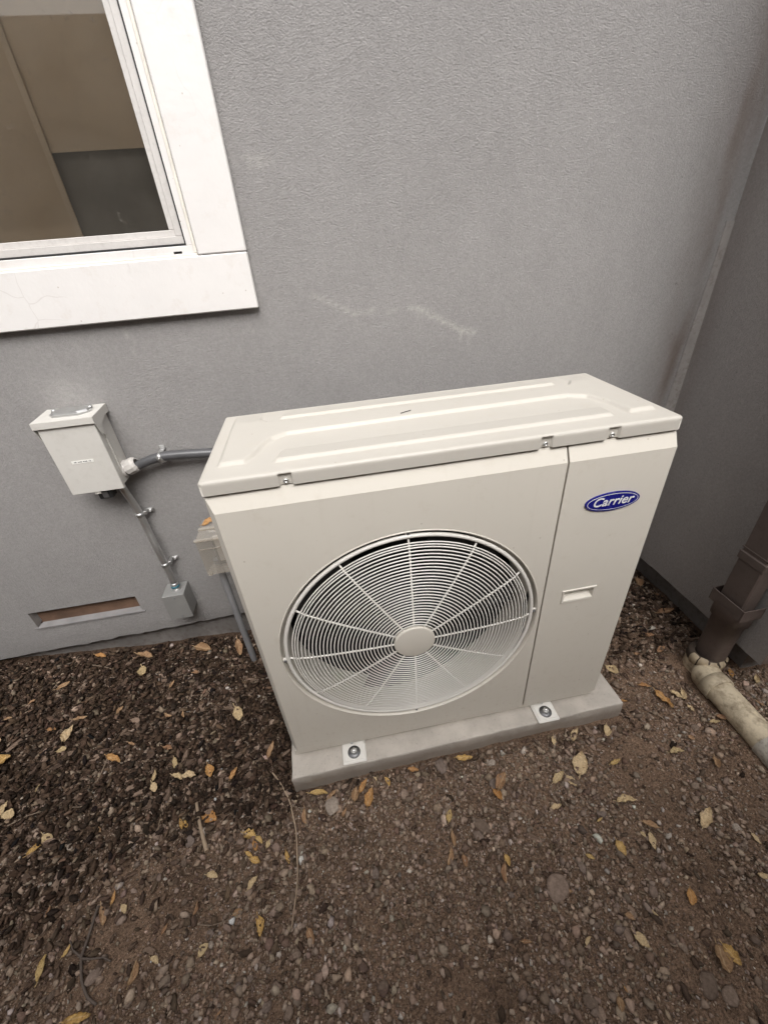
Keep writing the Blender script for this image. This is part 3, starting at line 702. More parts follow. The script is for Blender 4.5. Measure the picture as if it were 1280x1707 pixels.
ell(MB(), ba - .0042, bb - .0034, -.0040, -.003, 64, (ba - .0054, bb - .0044)).build('outline', MT['badgewhite'], badge)
fc = bpy.data.curves.new('lettering', 'FONT'); fc.body = 'Carrier'; fc.align_x = 'CENTER'; fc.align_y = 'CENTER'
fc.size = .0305; fc.shear = .30; fc.offset = .00035; fc.extrude = .0004; fc.space_character = 1.02
fo_ = bpy.data.objects.new('tmp', fc); C.objects.link(fo_); bpy.context.view_layer.update()
me = bpy.data.meshes.new_from_object(fo_.evaluated_get(bpy.context.evaluated_depsgraph_get())); bpy.data.objects.remove(fo_)
me.transform(Matrix.Translation((bxc - .001, -.0042, bzc + .001)) @ Matrix.Rotation(math.pi / 2, 4, 'X')); me.materials.clear(); me.name = 'lettering'
link_mesh('lettering', me, MT['badgewhite'], badge)
# feet
for x0, x1 in ((.140, .211), (.742, .811)):
    ft = MB().box(x0, -.0465, PT + .001, x1, .03, PT + .0075, .003)
    ft.box(x0 + .006, -.0405, PT + .0076, x1 - .006, .02, PT + .0098, .001)
    f_ = ft.build('foot', MT['grille'], unit); xm = (x0 + x1) / 2
    MB().lathe((xm, -.0175, PT + .0099), (0, 0, 1), [(.0001, 0), (.0185, 0), (.0185, .0022), (.006, .0024)], 28).build('washer', MT['zincdark'], f_)
    bt = MB(); bt.lathe((xm, -.0175, PT + .0122), (0, 0, 1), [(.0098, 0), (.0098, .0065), (.0085, .0078), (.0055, .0079)], 6, False)
    bt.lathe((xm, -.0175, PT + .0122), (0, 0, 1), [(.0055, .006), (.0055, .012), (.0045, .0132), (.0001, .0135)], 16); bt.build('bolt', MT['zinc'], f_)
    MB().lathe((xm - .003, .0035, -.0045), (0, -1, 0), [(.003, 0), (.003, .002), (.0001, .0024)], 10).build('screw', MT['zinc'], unit)

# ------------------------------------------------------------------ disconnect box
YF = YW - .092
q0 = at(122, 826, 1, YF); q1 = at(208, 814, 1, YF); BX0, BX1, BZ0 = float(q0[0]), float(q1[0]), float((q0[2] + q1[2]) / 2)
q2 = at(53, 706, 1, YF - .006); q3 = at(153, 697, 1, YF - .006); BZ1 = float((q2[2] + q3[2]) / 2)
db = empty('disconnect_box', ((BX0 + BX1) / 2, YW, BZ0), 'grey electrical disconnect box with sloping rain hood on the wall', 'electrical box')
MB().box(BX0 + .003, YF + .014, BZ0 + .006, BX1 - .003, YW - .0025, BZ1 - .002, .0015).build('body', MT['greybox'], db)
MB().box(BX0, YF, BZ0, BX1, YF + .0125, BZ1 - .018, .0012).build('cover', MT['greybox'], db)
hd = MB(); a0, a1 = BX0 - .005, BX1 + .005; yf = YF - .006; zb = BZ1 - .0165
hd.quad((a0, yf, BZ1), (a1, yf, BZ1), (a1, YW - .002, BZ1 + .006), (a0, YW - .002, BZ1 + .006))
hd.quad((a0, yf, zb), (a1, yf, zb), (a1, yf, BZ1), (a0, yf, BZ1))
for xx in (a0, a1):
    hd.add([(xx, yf, BZ1), (xx, yf, zb), (xx, yf + .014, zb - .036), (xx, yf + .026, zb - .036), (xx, yf + .036, zb - .012), (xx, YW - .03, zb + .0), (xx, YW - .002, zb), (xx, YW - .002, BZ1 + .006)], [tuple(range(8))])
hdo = hd.build('hood', MT['greybox'], db); md = hdo.modifiers.new('thick', 'SOLIDIFY'); md.thickness = .0014; md.offset = 0
fixnormals(hdo)
MB().box(BX1 - .003, YF + .030, BZ0 + .03, BX1 + .0005, YF + .034, BZ1 - .06, .0005).build('side_rib', MT['greybox'], db)
lx0 = float(at(120, 771, 1, YF)[0]); lx1 = float(at(156, 766, 1, YF)[0]); lz = float(at(138, 769.5, 1, YF)[2])
ls = MB().box(lx0, YF - .0007, lz - .0042, lx1, YF - .0001, lz + .0042).build('label_strip', MT['white'], db)
ink = MB(); xx = lx0 + .006
random.seed(3)
while xx < lx1 - .008:
    ww = random.uniform(.0016, .003); ink.box(xx, YF - .001, lz - .0016, xx + ww, YF - .0008, lz + random.choice((.0012, .0018))); xx += ww + random.choice((.0012, .0012, .004))
ink.build('print', MT['ink'], ls)
hx, hy, hz = (BX0 + BX1) / 2 + .006, YW - .048, BZ1 + .004
hp = MB(); P = [(-.050, -.010), (-.036, -.026), (.030, -.028), (.052, -.012), (.052, .012), (.036, .030), (-.036, .030), (-.050, .012)]
hp.add([(hx + a, hy + b, hz + .004) for a, b in P] + [(hx + a, hy + b, hz - .002) for a, b in P], [tuple(range(8))] + [(i, 8 + i, 8 + (i + 1) % 8, (i + 1) % 8) for i in range(8)])
hp.add([(hx + a * .86, hy + b * .84, hz + .009) for a, b in P] + [(hx + a * .9, hy + b * .9, hz + .004) for a, b in P], [tuple(range(8))] + [(i, 8 + i, 8 + (i + 1) % 8, (i + 1) % 8) for i in range(8)])
hub_ = fixnormals(hp.build('hub_plate', MT['galv'], db))
for sx in (-.046, .046): screw(hx + sx, hy + .012, hz + .006, .0062, hub_, (0, 0, 1), 'galv')
lt = MB(); lxm = float(at(165, 822, 1, YF)[0]); lt.box(lxm - .012, YF + .004, BZ0 - .009, lxm + .004, YF + .007, BZ0 + .004, .0008)
lt.torus((lxm - .003, YF + .003, BZ0 - .003), (0, 1, 0), .004, .0012, 18, 6); lt.build('hasp', MT['greybox'], db)
MB().box(lxm - .010, YF + .010, BZ0 - .030, lxm + .028, YF + .040, BZ0 + .006, .002).build('latch_block', MT['black'], db)
MB().box(lxm + .003, YF + .0085, BZ0 - .026, lxm + .018, YF + .0099, BZ0 - .003).build('latch_plate', MT['zincdark'], db)

# flexible conduit from the box to behind the unit
YX = YW - .036
fxp = [at(*p, 1, YX) for p in ((222, 781), (238, 772), (255, 765), (272, 760.5), (300, 757.5), (345, 755), (400, 752))]
pts = []
for i in range(len(fxp) - 1):
    for t_ in np.linspace(0, 1, 6, endpoint=False): pts.append(fxp[i] * (1 - t_) + fxp[i + 1] * t_)
pts.append(fxp[-1]); pts = [np.mean(pts[max(0, i - 2):i + 3], 0) for i in range(len(pts))]
pts += [pts[-1] + np.array([.05, -.02, -.06]), pts[-1] + np.array([.07, -.10, -.12]), pts[-1] + np.array([.08, -.19, -.14])]
fxo = empty('flexible_conduit', tuple(pts[0]), 'grey flexible conduit running from the disconnect box to the back of the unit', 'conduit')
MB().tube(pts, .0138, 16).build('hose', MT['flex'], fxo)
p0 = Vector(pts[0]); dr = (Vector(pts[8]) - p0).normalized(); bx_ = BX1 - .003
cn = MB(); cn.lathe((bx_, p0.y, p0.z + .001), (1, 0, 0), [(.012, -.01), (.025, -.002), (.026, .004), (.024, .008)], 24)
cn.lathe((bx_ + .006, p0.y, p0.z + .001), dr, [(.021, 0), (.0235, .003), (.0235, .026), (.021, .031), (.0165, .035), (.014, .035)], 12, False); cn.build('connector', MT['fit'], fxo)
ps = Vector(at(269, 762.5, 1, YX)); sb = MB(); sb.lathe(ps - dr * .007, dr, [(.0142, 0), (.0160, .0), (.0160, .014), (.0142, .014)], 20)
sb.box(ps.x - .006, ps.y - .002, ps.z + .0125, ps.x + .008, YW - .0035, ps.z + .0150, .0004); sb.box(ps.x - .006, YW - .0055, ps.z + .0152, ps.x + .008, YW - .0032, ps.z + .026, .0005); sb.box(ps.x - .004, ps.y - .002, ps.z - .0155, ps.x + .010, YW - .0035, ps.z - .013, .0004)
stp = sb.build('strap', MT['galv'], fxo); screw(ps.x + .001, ps.y - .0155, ps.z + .006, .005, stp, mat='galv')

# junction box and the metal conduit above it
YJ = YW - .075
j0 = at(268, 997, 1, YJ); j1 = at(324, 1027, 1, YJ); JX0, JX1 = float(j0[0]), float(at(305, 990, 1, YJ)[0]) + .002; JZ1 = float(j0[2]); JZ0 = float(j1[2])
JX0 = JX1 - (.5 * (JX1 - JX0) + .5 * float(j1[0] - at(288, 1034, 1, YJ)[0]))
jb = empty('junction_box', ((JX0 + JX1) / 2, YW, JZ0), 'small square grey junction box low on the wall', 'junction box')
MB().box(JX0 + .002, YJ + .003, JZ0 + .002, JX1 - .002, YW - .002, JZ1 - .001, .0012).build('body', MT['jbox'], jb)
cp = MB().box(JX0, YJ, JZ0, JX1, YJ + .0026, JZ1, .0008).build('cover_plate', MT['jbox'], jb)
for z in (JZ0 + .010, JZ1 - .012): screw((JX0 + JX1) / 2 + .004, YJ, z, .0033, cp, mat='zincdark')
em = empty('steel_conduit', ((JX0 + JX1) / 2, YW, JZ1), 'shiny steel conduit running down the wall from the disconnect box to the junction box', 'conduit')
YC = YW - .028
cb_ = Vector(((JX0 + JX1) / 2 + .006, YJ + .038, JZ1)); ct = Vector((float(at(236, 862, 1, YC)[0]), YC, float(at(236, 862, 1, YC)[2])))
ce = Vector((BX1 - .030, YW - .045, BZ0 + .002))
cpts = [ce, ce + Vector((0, .004, -.03)), ct + Vector((-.001, 0, .035)), ct, ct + Vector((0, .003, -.05)), cb_ + Vector((-.001, -.004, .18)), cb_ + Vector((0, 0, .09)), cb_ + Vector((0, 0, .03))]
sm2 = []
for i in range(len(cpts) - 1):
    for t_ in np.linspace(0, 1, 5, endpoint=False): sm2.append(cpts[i].lerp(cpts[i + 1], t_))
sm2.append(cpts[-1])
sm2 = [sum((sm2[min(max(j, 0), len(sm2) - 1)] for j in (i - 1, i, i + 1)), Vector()) / 3 for i in range(len(sm2))]
MB().tube(sm2, .0105, 16).build('pipe', MT['galv'], em)
cf = MB(); cf.lathe(cb_ + Vector((0, 0, -.001)), (0, 0, 1), [(.017, 0), (.017, .004), (.0125, .006), (.0125, .012)], 20)
cf.build('locknut', MT['galv'], em)
cf = MB(); cf.lathe(cb_ + Vector((0, 0, .010)), (0, 0, 1), [(.0126, 0), (.0146, .001), (.0146, .006), (.0126, .007)], 20); cf.build('ring', MT['teal'], em)
cf = MB(); cf.lathe(cb_ + Vector((0, 0, .017)), (0, 0, 1), [(.0110, 0), (.0135, .001), (.0135, .010), (.0108, .012)], 20); cf.build('connector', MT['galv'], em)
for (u, v_) in ((235, 857), (273, 938)):
    zc = float(at(u, v_, 1, YC)[2]); c_ = min(sm2, key=lambda p: abs(p.z - zc)); xx = c_.x
    sb = MB(); sb.lathe(Vector((xx, c_.y, zc - .006)), (0, 0, 1), [(.0107, 0), (.0124, 0), (.0124, .012), (.0107, .012)], 18)
    sb.box(xx + .010, c_.y + .002, zc - .006, xx + .020, YW - .002, zc + .006, .0008); sb.box(xx + .018, YW - .010, zc - .007, xx + .036, YW - .0065, zc + .007, .001)
    st_ = sb.build('strap', MT['galv'], em); screw(xx + .027, YW - .010, zc, .0058, st_, mat='galv')

# outlet with a clear cover on a grey conduit stub
YO = .44
ob = empty('outdoor_outlet', (-.17, YO, -.09), 'outlet with clear plastic cover on a grey pipe behind the unit', 'outlet')
ox0 = float(at(325, 903, 1, YO - .05)[0]); oz1 = float(at(325, 903, 1, YO - .05)[2]); oz0 = float(at(340, 960, 1, YO - .05)[2]); ox1 = ox0 + .135
gx = float(at(373, 965, 1, YO)[0]) + .001
MB().tube([(gx, YO + .002, -.16), (gx, YO + .002, oz0 + .02)], .0115, 14).build('conduit', MT['pvc'], ob)
MB().box(ox0 + .03, YO - .012, oz0 + .008, ox1 - .02, YO + .035, oz1 + .004, .004).build('back_box', MT['jbox'], ob)
rc = MB().box(ox0 + .04, YO - .017, oz0 + .022, ox1 - .03, YO - .0125, oz1 - .012, .002).build('receptacle', MT['fit'], ob)
for z in (.58, .30): MB().box(ox0 + .062, YO - .0185, oz0 + (oz1 - oz0) * z, ox0 + .082, YO - .0172, oz0 + (oz1 - oz0) * (z + .13)).build('socket', MT['black'], rc)
cv = MB(); yb, yf = YO + .036, YO - .050
Pf = [(ox0, yf, oz0 + .006), (ox0 + .008, yf, oz0), (ox1, yf, oz0), (ox1, yf, oz1), (ox0, yf, oz1)]
Pb = [(ox0 + .012, yb, oz0 + .006), (ox0 + .018, yb, oz0 + .004), (ox1, yb, oz0 + .004), (ox1, yb, oz1 + .016), (ox0 + .012, yb, oz1 + .016)]
cv.add(Pf + Pb, [(0, 1, 2, 3, 4)] + [(i, (i + 1) % 5, 5 + (i + 1) % 5, 5 + i) for i in range(5)])
cvo = fixnormals(cv.build('clear_cover', MT['clear'], ob))
for q in ((ox0 - .003, yf - .004, oz1 - .003, ox1, yf + .006, oz1 + .003), (ox0 + .004, yf - .003, oz1 - .034, ox1, yf - .0005, oz1 - .030), (ox0 + .004, YO - .010, oz1 + .007, ox1, YO + .002, oz1 + .013), (ox0 + .002, yf - .004, oz0 - .002, ox0 + .014, yf + .008, oz0 + .008)):
    MB().box(*q, .0005).build('cover_rib', MT['clear'], cvo)

# ------------------------------------------------------------------ downspout and drain
ds = empty('downspout', (1.42, .07, -.04), 'dark brown rectangular downspout beside the bumped out wall', 'downspout')
DX0, DX1, DY0, DY1 = 1.398, 1.449, .030, .110
MB().box(DX0, DY0, .20, DX1, DY1, 3.0, .004).build('pipe', MT['spout'], ds)
MB().box(DX0 - .0035, DY0 - .0035, .372, DX1 + .0035, DY1 + .0035, .402, .003).build('coupling', MT['spout'], ds)
MB().box(DX0 - .0015, DY0 - .0015, .412, DX1 + .0015, DY1 + .0015, .416, .0005).build('seam_bead', MT['spout'], ds)
br = MB(); t = .003; y0, y1 = DY0 - .014, DY1 + .014; x0 = DX0 - .012
br.box(x0, y0, .190, x0 + t, y1, .236, .001); br.box(x0, y0 - t, .190, XR - .0015, y0 - .0005, .236, .001); br.box(x0, y1 + .0005, .190, XR - .0015, y1 + t, .236, .001)
br.build('bracket', MT['spout'], ds)
lo = MB(); n_ = 28; prof = []
for z, gr, rd in ((.205, .000, .3), (.150, .000, .5), (.146, -.006, .6), (.05, -.006, .8), (-.06, -.004, .9)):
    cxx, cyy = (DX0 + DX1) / 2 - .004, (DY0 + DY1) / 2 - .006; rx, ry = .036 + gr, .050 + gr; L = []
    for k_ in range(n_):
        a = 2 * math.pi * k_ / n_; e_ = 2 / (2 + 4 * (1 - rd)); c1, s1 = math.cos(a), math.sin(a)
        L.append((cxx + rx * math.copysign(abs(c1) ** e_, c1), cyy + ry * math.copysign(abs(s1) ** e_, s1), z))
    prof.append(L)
lo.add([p for L in prof for p in L], [(i * n_ + k_, i * n_ + (k_ + 1) % n_, (i + 1) * n_ + (k_ + 1) % n_, (i + 1) * n_ + k_) for i in range(4) for k_ in range(n_)], True)
fixnormals(lo.build('sleeve', MT['spout'], ds))
dp = empty('drain_pipe', (1.375, 0, -.08), 'dirty cream plastic drain pipe lying on the soil below the downspout', 'drain pipe')
PXc, PZc, PR = 1.372, -.064, .042
QX, QY = 1.410, .066
sk_ = MB().lathe((QX, QY, -.17), (0, 0, 1), [(.050, 0), (.052, .05), (.0525, .09), (.0525, .146), (.049, .150), (.036, .150)], 36)
sk_.tube([(QX - .004, QY - .005, PZc - .018), (QX - .016, QY - .035, PZc - .008), (PXc + .003, .008, PZc - .001), (PXc + .002, -.014, PZc)], [.036, .043, .0455, .0455], 28)
sk_.build('elbow', MT['cream'], dp)
MB().lathe((PXc + .002, -.008, PZc), (-.02, -1, 0), [(.042, 0), (.0475, 0), (.0475, .036), (.0455, .038), (.042, .038)], 32).build('coupling', MT['cream'], dp)
MB().tube([(PXc + .0015, -.02, PZc), (PXc - .004, -.24, PZc - .003)], PR, 32).build('pipe', MT['cream'], dp)
MT['cream2'] = simple('pale_pvc', (.50, .46, .40), .55, var=.15, vs=14, dirt=(.10, .08, .06), dirt_amt=.7)
MB().tube([(PXc - .0035, -.216, PZc - .003), (PXc - .010, -.62, PZc - .006)], [.0455, .0455], 32).build('end_section', MT['cream2'], dp)
MB().lathe((QX, QY, -.052), (0, 0, 1), [(.0528, 0), (.0540, .003), (.0540, .030), (.049, .0345), (.036, .0345)], 36).build('socket', MT['crack'], dp)
random.seed(11)
fa = 3.0
for k_ in range(6):
    w_ = random.uniform(.46, .62); a0_, a1_ = fa, fa + w_ - .07; fa += w_; fm = MB(); vs = []
    for i, (r, z) in enumerate(((.0535, -.050), (.0580, -.047), (.0578, -.022), (.0470, -.0145))):
        for j in range(5):
            a = a0_ + (a1_ - a0_) * j / 4; vs.append((QX + r * math.cos(a), QY + r * math.sin(a), z + .004 * math.sin(k_ * 2.1) + (.003 if 0 < j < 4 else 0) * (1 if i > 1 else -1)))
    fm.add(vs, [(i * 5 + j, i * 5 + j + 1, (i + 1) * 5 + j + 1, (i + 1) * 5 + j) for i in range(3) for j in range(4)], True); fm.build('paint_flake', MT['flake'], dp)

# ------------------------------------------------------------------ loose ground cover
def rock_base(seed, flat=.6):
    r = np.random.default_rng(seed); g = (1 + 5 ** .5) / 2
    v_ = np.array([(-1, g, 0), (1, g, 0), (-1, -g, 0), (1, -g, 0), (0, -1, g), (0, 1, g), (0, -1, -g), (0, 1, -g), (g, 0, -1), (g, 0, 1), (-g, 0, -1), (-g, 0, 1)]) / 1.9
    v_ = v_ * r.uniform(.6, 1.2, (12, 1)) + r.normal(0, .13, (12, 3)); v_[:, 2] *= flat; v_[:, 1] *= r.uniform(.6, .95)
    f_ = np.array([(0, 11, 5), (0, 5, 1), (0, 1, 7), (0, 7, 10), (0, 10, 11), (1, 5, 9), (5, 11, 4), (11, 10, 2), (10, 7, 6), (7, 1, 8), (3, 9, 4), (3, 4, 2), (3, 2, 6), (3, 6, 8), (3, 8, 9), (4, 9, 5), (2, 4, 11), (6, 2, 10), (8, 6, 7), (9, 8, 1)])
    return v_, f_
def smooth_rock(seed, flat=.6):
    import bmesh
    bm = bmesh.new(); bmesh.ops.create_icosphere(bm, subdivisions=2, radius=1.0); r = np.random.default_rng(seed); a, b = r.uniform(0, 90, 2)
    nr_ = [r.normal(0, 1, 3) for _ in range(7)]; nr_ = [q / np.linalg.norm(q) for q in nr_]; cut = r.uniform(.62, .9, 7)
    ey = r.uniform(.6, .95); V_ = []
    for v_ in bm.verts:
        p = np.array(v_.co)
        for q, c_ in zip(nr_, cut):
            d_ = p @ q
            if d_ > c_: p = p - q * (d_ - c_) * .85
        p = p * (1 + .10 * (float(vn(a + p[0] * 2.5 + p[2], b + p[1] * 2.5, 3)) - .5) * 2); V_.append((p[0], p[1] * ey, p[2] * flat))
    F_ = [tuple(v_.index for v_ in f.verts) for f in bm.faces]; bm.free(); return np.array(V_), F_
def chip_base(seed):
    r = np.random.default_rng(seed); n = 6; ln = 1.0; wd = r.uniform(.28, .5); th = r.uniform(.12, .26)
    P = []
    for k in range(n):
        a = 2 * math.pi * k / n + r.uniform(-.42, .42); P.append((math.cos(a) * ln * r.uniform(.75, 1.1), math.sin(a) * wd * r.uniform(.7, 1.2)))
    v_ = np.array([(x, y, th * r.uniform(.5, 1.2) - .04 * x * x) for x, y in P] + [(x * 1.02, y * 1.05, -th * r.uniform(.6, 1.1) - .04 * x * x) for x, y in P])
    f_ = [(0, k, k + 1) for k in range(1, n - 1)] + [(n, n + k + 1, n + k) for k in range(1, n - 1)]
    for k in range(n): k2 = (k + 1) % n; f_ += [(k, n + k, n + k2), (k, n + k2, k2)]
    return v_, np.array(f_)
def oct_base(seed):
    r = np.random.default_rng(seed); v_ = np.array([(1, 0, 0), (-1, 0, 0), (0, 1, 0), (0, -1, 0), (0, 0, .7), (0, 0, -.7)], float) * r.uniform(.6, 1.15, (6, 1)) + r.normal(0, .1, (6, 3))
    return v_, np.array([(4, 0, 2), (4, 2, 1), (4, 1, 3), (4, 3, 0), (5, 2, 0), (5, 1, 2), (5, 3, 1), (5, 0, 3)])
def scatter(name, bases, P, size, cols, mat, tilt, sink, label, rng):
    N = len(P); az = rng.uniform(0, 2 * math.pi, N); tl = rng.normal(0, tilt, N); rl = rng.normal(0, tilt, N)
    ca, sa, ct_, st_, cr, sr = np.cos(az), np.sin(az), np.cos(tl), np.sin(tl), np.cos(rl), np.sin(rl)
    Rm = np.zeros((N, 3, 3)); Z0 = np.zeros(N)
    Rz = np.stack([np.stack([ca, -sa, Z0], -1), np.stack([sa, ca, Z0], -1), np.stack([Z0, Z0, Z0 + 1], -1)], 1)
    Ry = np.stack([np.stack([ct_, Z0, st_], -1), np.stack([Z0, Z0 + 1, Z0], -1), np.stack([-st_, Z0, ct_], -1)], 1)
    Rx = np.stack([np.stack([Z0 + 1, Z0, Z0], -1), np.stack([Z0, cr, -sr], -1), np.stack([Z0, sr, cr], -1)], 1)
    Rm = Rz @ Ry @ Rx
    kind = rng.integers(0, len(bases), N); VV = []; FF = []; CC = []; off = 0
    for b, (bv, bf) in enumerate(bases):
        ii = np.where(kind == b)[0]
        if not len(ii): continue
        loc = (bv[None] * size[ii][:, None, None]) @ np.transpose(Rm[ii], (0, 2, 1))
        pos = P[ii].copy(); pos[:, 2] += size[ii] * sink
        vv = loc + pos[:, None]; VV.append(vv.reshape(-1, 3)); FF.append((bf[None] + (np.arange(len(ii)) * len(bv))[:, None, None] + off).reshape(-1, 3))
        CC.append(np.repeat(cols[ii], len(bv), 0)); off += len(ii) * len(bv)
    VV = np.concatenate(VV); FF = np.concatenate(FF); CC = np.concatenate(CC)
    me = bpy.data.meshes.new(name); me.vertices.add(len(VV)); me.vertices.foreach_set('co', VV.astype(np.float32).ravel())
    me.loops.add(FF.size); me.loops.foreach_set('vertex_index', FF.astype(np.int32).ravel())
    me.polygons.add(len(FF)); me.polygons.foreach_set('loop_start', np.arange(0, FF.size, 3, dtype=np.int32)); me.update(calc_edges=True)
    a = me.attributes.new('tint', 'FLOAT_COLOR', 'POINT'); a.data.foreach_set('color', np.c_[CC, np.ones(len(CC))].astype(np.float32).ravel())
    return link_mesh(name, me, mat, kind='stuff', label=label)
def in_pad(x, y, m=.0): return (x > -.022 - m) & (x < 1.032 + m) & (y > -.055 - m) & (y < .44 + m)
def free(x, y):
    drain = (np.abs(x - 1.37) < .05) & (y < .115)
    return ~in_pad(x, y, .002) & ~drain & (y < YW + .012) & ~((x > XR + .05) & (y > .02))
# where each cover lies
def gravelly(x, y):
    n = fbm(x * 3.4 + 5, y * 3.4, 4, 3)
    g = sstep(.34, .54, n) * .78 + .22
    bare1 = np.exp(-(((x - .98) / .16) ** 2 + ((y + .17) / .13) ** 2)); bare2 = np.exp(-(((x + .42) / .24) ** 2 + ((y + .27) / .12) ** 2))
    bare3 = np.exp(-(((x - 1.16) / .12) ** 2 + ((y - .03) / .10) ** 2)); near = .5 * sstep(.22, -.0, np.abs(y + .17)) * sstep(-.25, -.05, x) * sstep(.95, .8, x)
    return np.clip(g * (1 - .9 * bare1) * (1 - .85 * bare2) * (1 - .8 * bare3) + near, .03, 1.0)
def sample(n, dens, rng, x0=-1.75, x1=1.62, y0=-.98, y1=.58):
    x = rng.uniform(x0, x1, n * 6); y = rng.uniform(y0, y1, n * 6); k = (rng.random(n * 6) < dens(x, y)) & free(x, y)
    # only where the yard can be seen from about the camera
    k &= (y > -.30 - .38 * np.clip(x + .64, 0, 3)/1.55 - .22) & ~((x < -1.1) & (y < -.45))
    x, y = x[k][:n], y[k][:n]; return np.stack([x, y, ground_z(x, y)], -1)
def palette(n, rng, cols, p, jit=.22):
    c = np.array(cols)[rng.choice(len(cols), n, p=p)]; return np.clip(c * rng.normal(1, jit, (n, 1)) * rng.normal(1, .022, (n, 3)), .012, .6)
r_ = np.random.default_rng(21)
def rest(x, y, rad=.012): return max(float(ground_z(x + a, y + b)) for a, b in ((0, 0), (rad, 0), (-rad, 0), (0, rad), (0, -rad)))
P_ = sample(40000, lambda x, y: .35 + .65 * gravelly(x, y), r_)
scatter('soil_grains', [oct_base(i) for i in range(6)], P_, np.exp(r_.normal(math.log(.0017), .4, len(P_))), palette(len(P_), r_, [(.33, .24, .18), (.44, .345, .27), (.17, .118, .088), (.55, .47, .40)], [.45, .27, .22, .06]), MT['gravel'], .6, .1, 'fine grains of brown soil strewn over the yard', r_)
P_ = sample(58000, lambda x, y: gravelly(x, y) * (1 - .35 * mulch(x, y)), r_)
scatter('gravel', [rock_base(i, .62) for i in range(10)], P_, np.clip(np.exp(r_.normal(math.log(.0031), .56, len(P_))), .0016, .0135), palette(len(P_), r_, [(.30, .225, .172), (.25, .19, .15), (.165, .116, .088), (.34, .262, .208), (.42, .365, .32), (.58, .53, .48)], [.33, .29, .22, .11, .045, .005]), MT['gravel'], .6, .42, 'small brown and grey gravel on the soil', r_)
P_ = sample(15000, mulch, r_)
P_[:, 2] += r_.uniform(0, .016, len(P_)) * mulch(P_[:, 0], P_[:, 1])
scatter('bark_mulch', [chip_base(i) for i in range(10)], P_, np.clip(np.exp(r_.normal(math.log(.0100), .36, len(P_))), .004, .017), np.where((mulch(P_[:, 0], P_[:, 1]) > .5)[:, None], palette(len(P_), r_, [(.048, .031, .022), (.078, .051, .036), (.030, .021, .016), (.125, .083, .058), (.21, .16, .12)], [.34, .30, .18, .12, .06], .25), palette(len(P_), r_, [(.12, .082, .06), (.085, .058, .043), (.18, .13, .098)], [.45, .3, .25], .25)), MT['bark'], .45, .22, 'dark brown bark mulch lying along the wall', r_)  # main mulch palette taken darker too, standing in for shade beside the unit
P_ = sample(5200, lambda x, y: gravelly(x, y) * sstep(.30, .55, fbm(x * 5 + 3, y * 5, 3, 5)), r_)
scatter('bark_crumbs', [chip_base(40 + i) for i in range(8)], P_, np.clip(np.exp(r_.normal(math.log(.0052), .4, len(P_))), .0025, .011), palette(len(P_), r_, [(.15, .102, .074), (.105, .072, .054), (.22, .16, .12), (.30, .235, .18)], [.4, .28, .22, .10], .22), MT['bark'], .5, .25, 'crumbs of weathered bark and soil on the bare dirt', r_)

def put(name, me, loc, rot, sc, mat, label, cat, group=None, z_off=0.0):
    o = bpy.data.objects.new(name, me); C.objects.link(o); o.location = loc; o.rotation_euler = rot; o.scale = sc if hasattr(sc, '__len__') else (sc,) * 3
    return tag(o, label, cat, group)
def shared(name, base, mat, smooth=False):
    bv, bf = base; me = bpy.data.meshes.new(name); me.from_pydata([tuple(p) for p in bv], [], [tuple(int(i) for i in f) for f in bf]); me.materials.append(mat); me.update()
    if smooth: me.polygons.foreach_set('use_smooth', [True] * len(me.polygons))
    return me
def zone(x, y):
    if y > .0 and x < -.03: return 'mulch'
    if x > 1.0 and y > -.12: return 'drain'
    if x < .12 and y < -.12: return 'dirt'
    if y > -.24 and x <= 1.0: return 'padfront'
    return 'gravel'
WHERE = {'mulch': 'on the mulch left of the unit', 'drain': 'between the pad and drain pipe', 'dirt': 'on the trodden dirt at lower left',
         'padfront': 'just in front of the concrete pad', 'gravel': 'on the gravelly soil at lower right'}
stones = [shared('pebble', smooth_rock(100 + i, .6), MT['stone'], True) for i in range(10)]
chips = [shared('bark_chip', chip_base(200 + i), MT['chip']) for i in range(12)]
random.seed(5)
P_ = sample(150, gravelly, np.random.default_rng(51), -1.1, 1.5, -.8, .3)
for x, y, z in P_:
    s_ = random.uniform(.0075, .0155); zn = zone(x, y)
    put('pebble', random.choice(stones), (x, y, z + s_ * .2), (random.uniform(-.4, .4), random.uniform(-.4, .4), random.uniform(0, 6.28)), s_, None, 'small rough brownish pebble lying loose ' + WHERE[zn], 'pebble', 'loose pebbles ' + WHERE[zn])
P_ = sample(230, lambda x, y: np.maximum(mulch(x, y), .12), np.random.default_rng(52), -1.35, 1.5, -.7, .55)
for x, y, z in P_:
    s_ = random.uniform(.012, .024); zn = zone(x, y)
    put('bark_chip', random.choice(chips), (x, y, z + .008 * float(mulch(x, y)) + s_ * .14), (random.gauss(0, .3), random.gauss(0, .25), random.uniform(0, 6.28)), (s_, s_ * random.uniform(.7, 1.2), s_), None, 'dark brown bark chip lying loose ' + WHERE[zn], 'bark chip', 'bark chips ' + WHERE[zn])
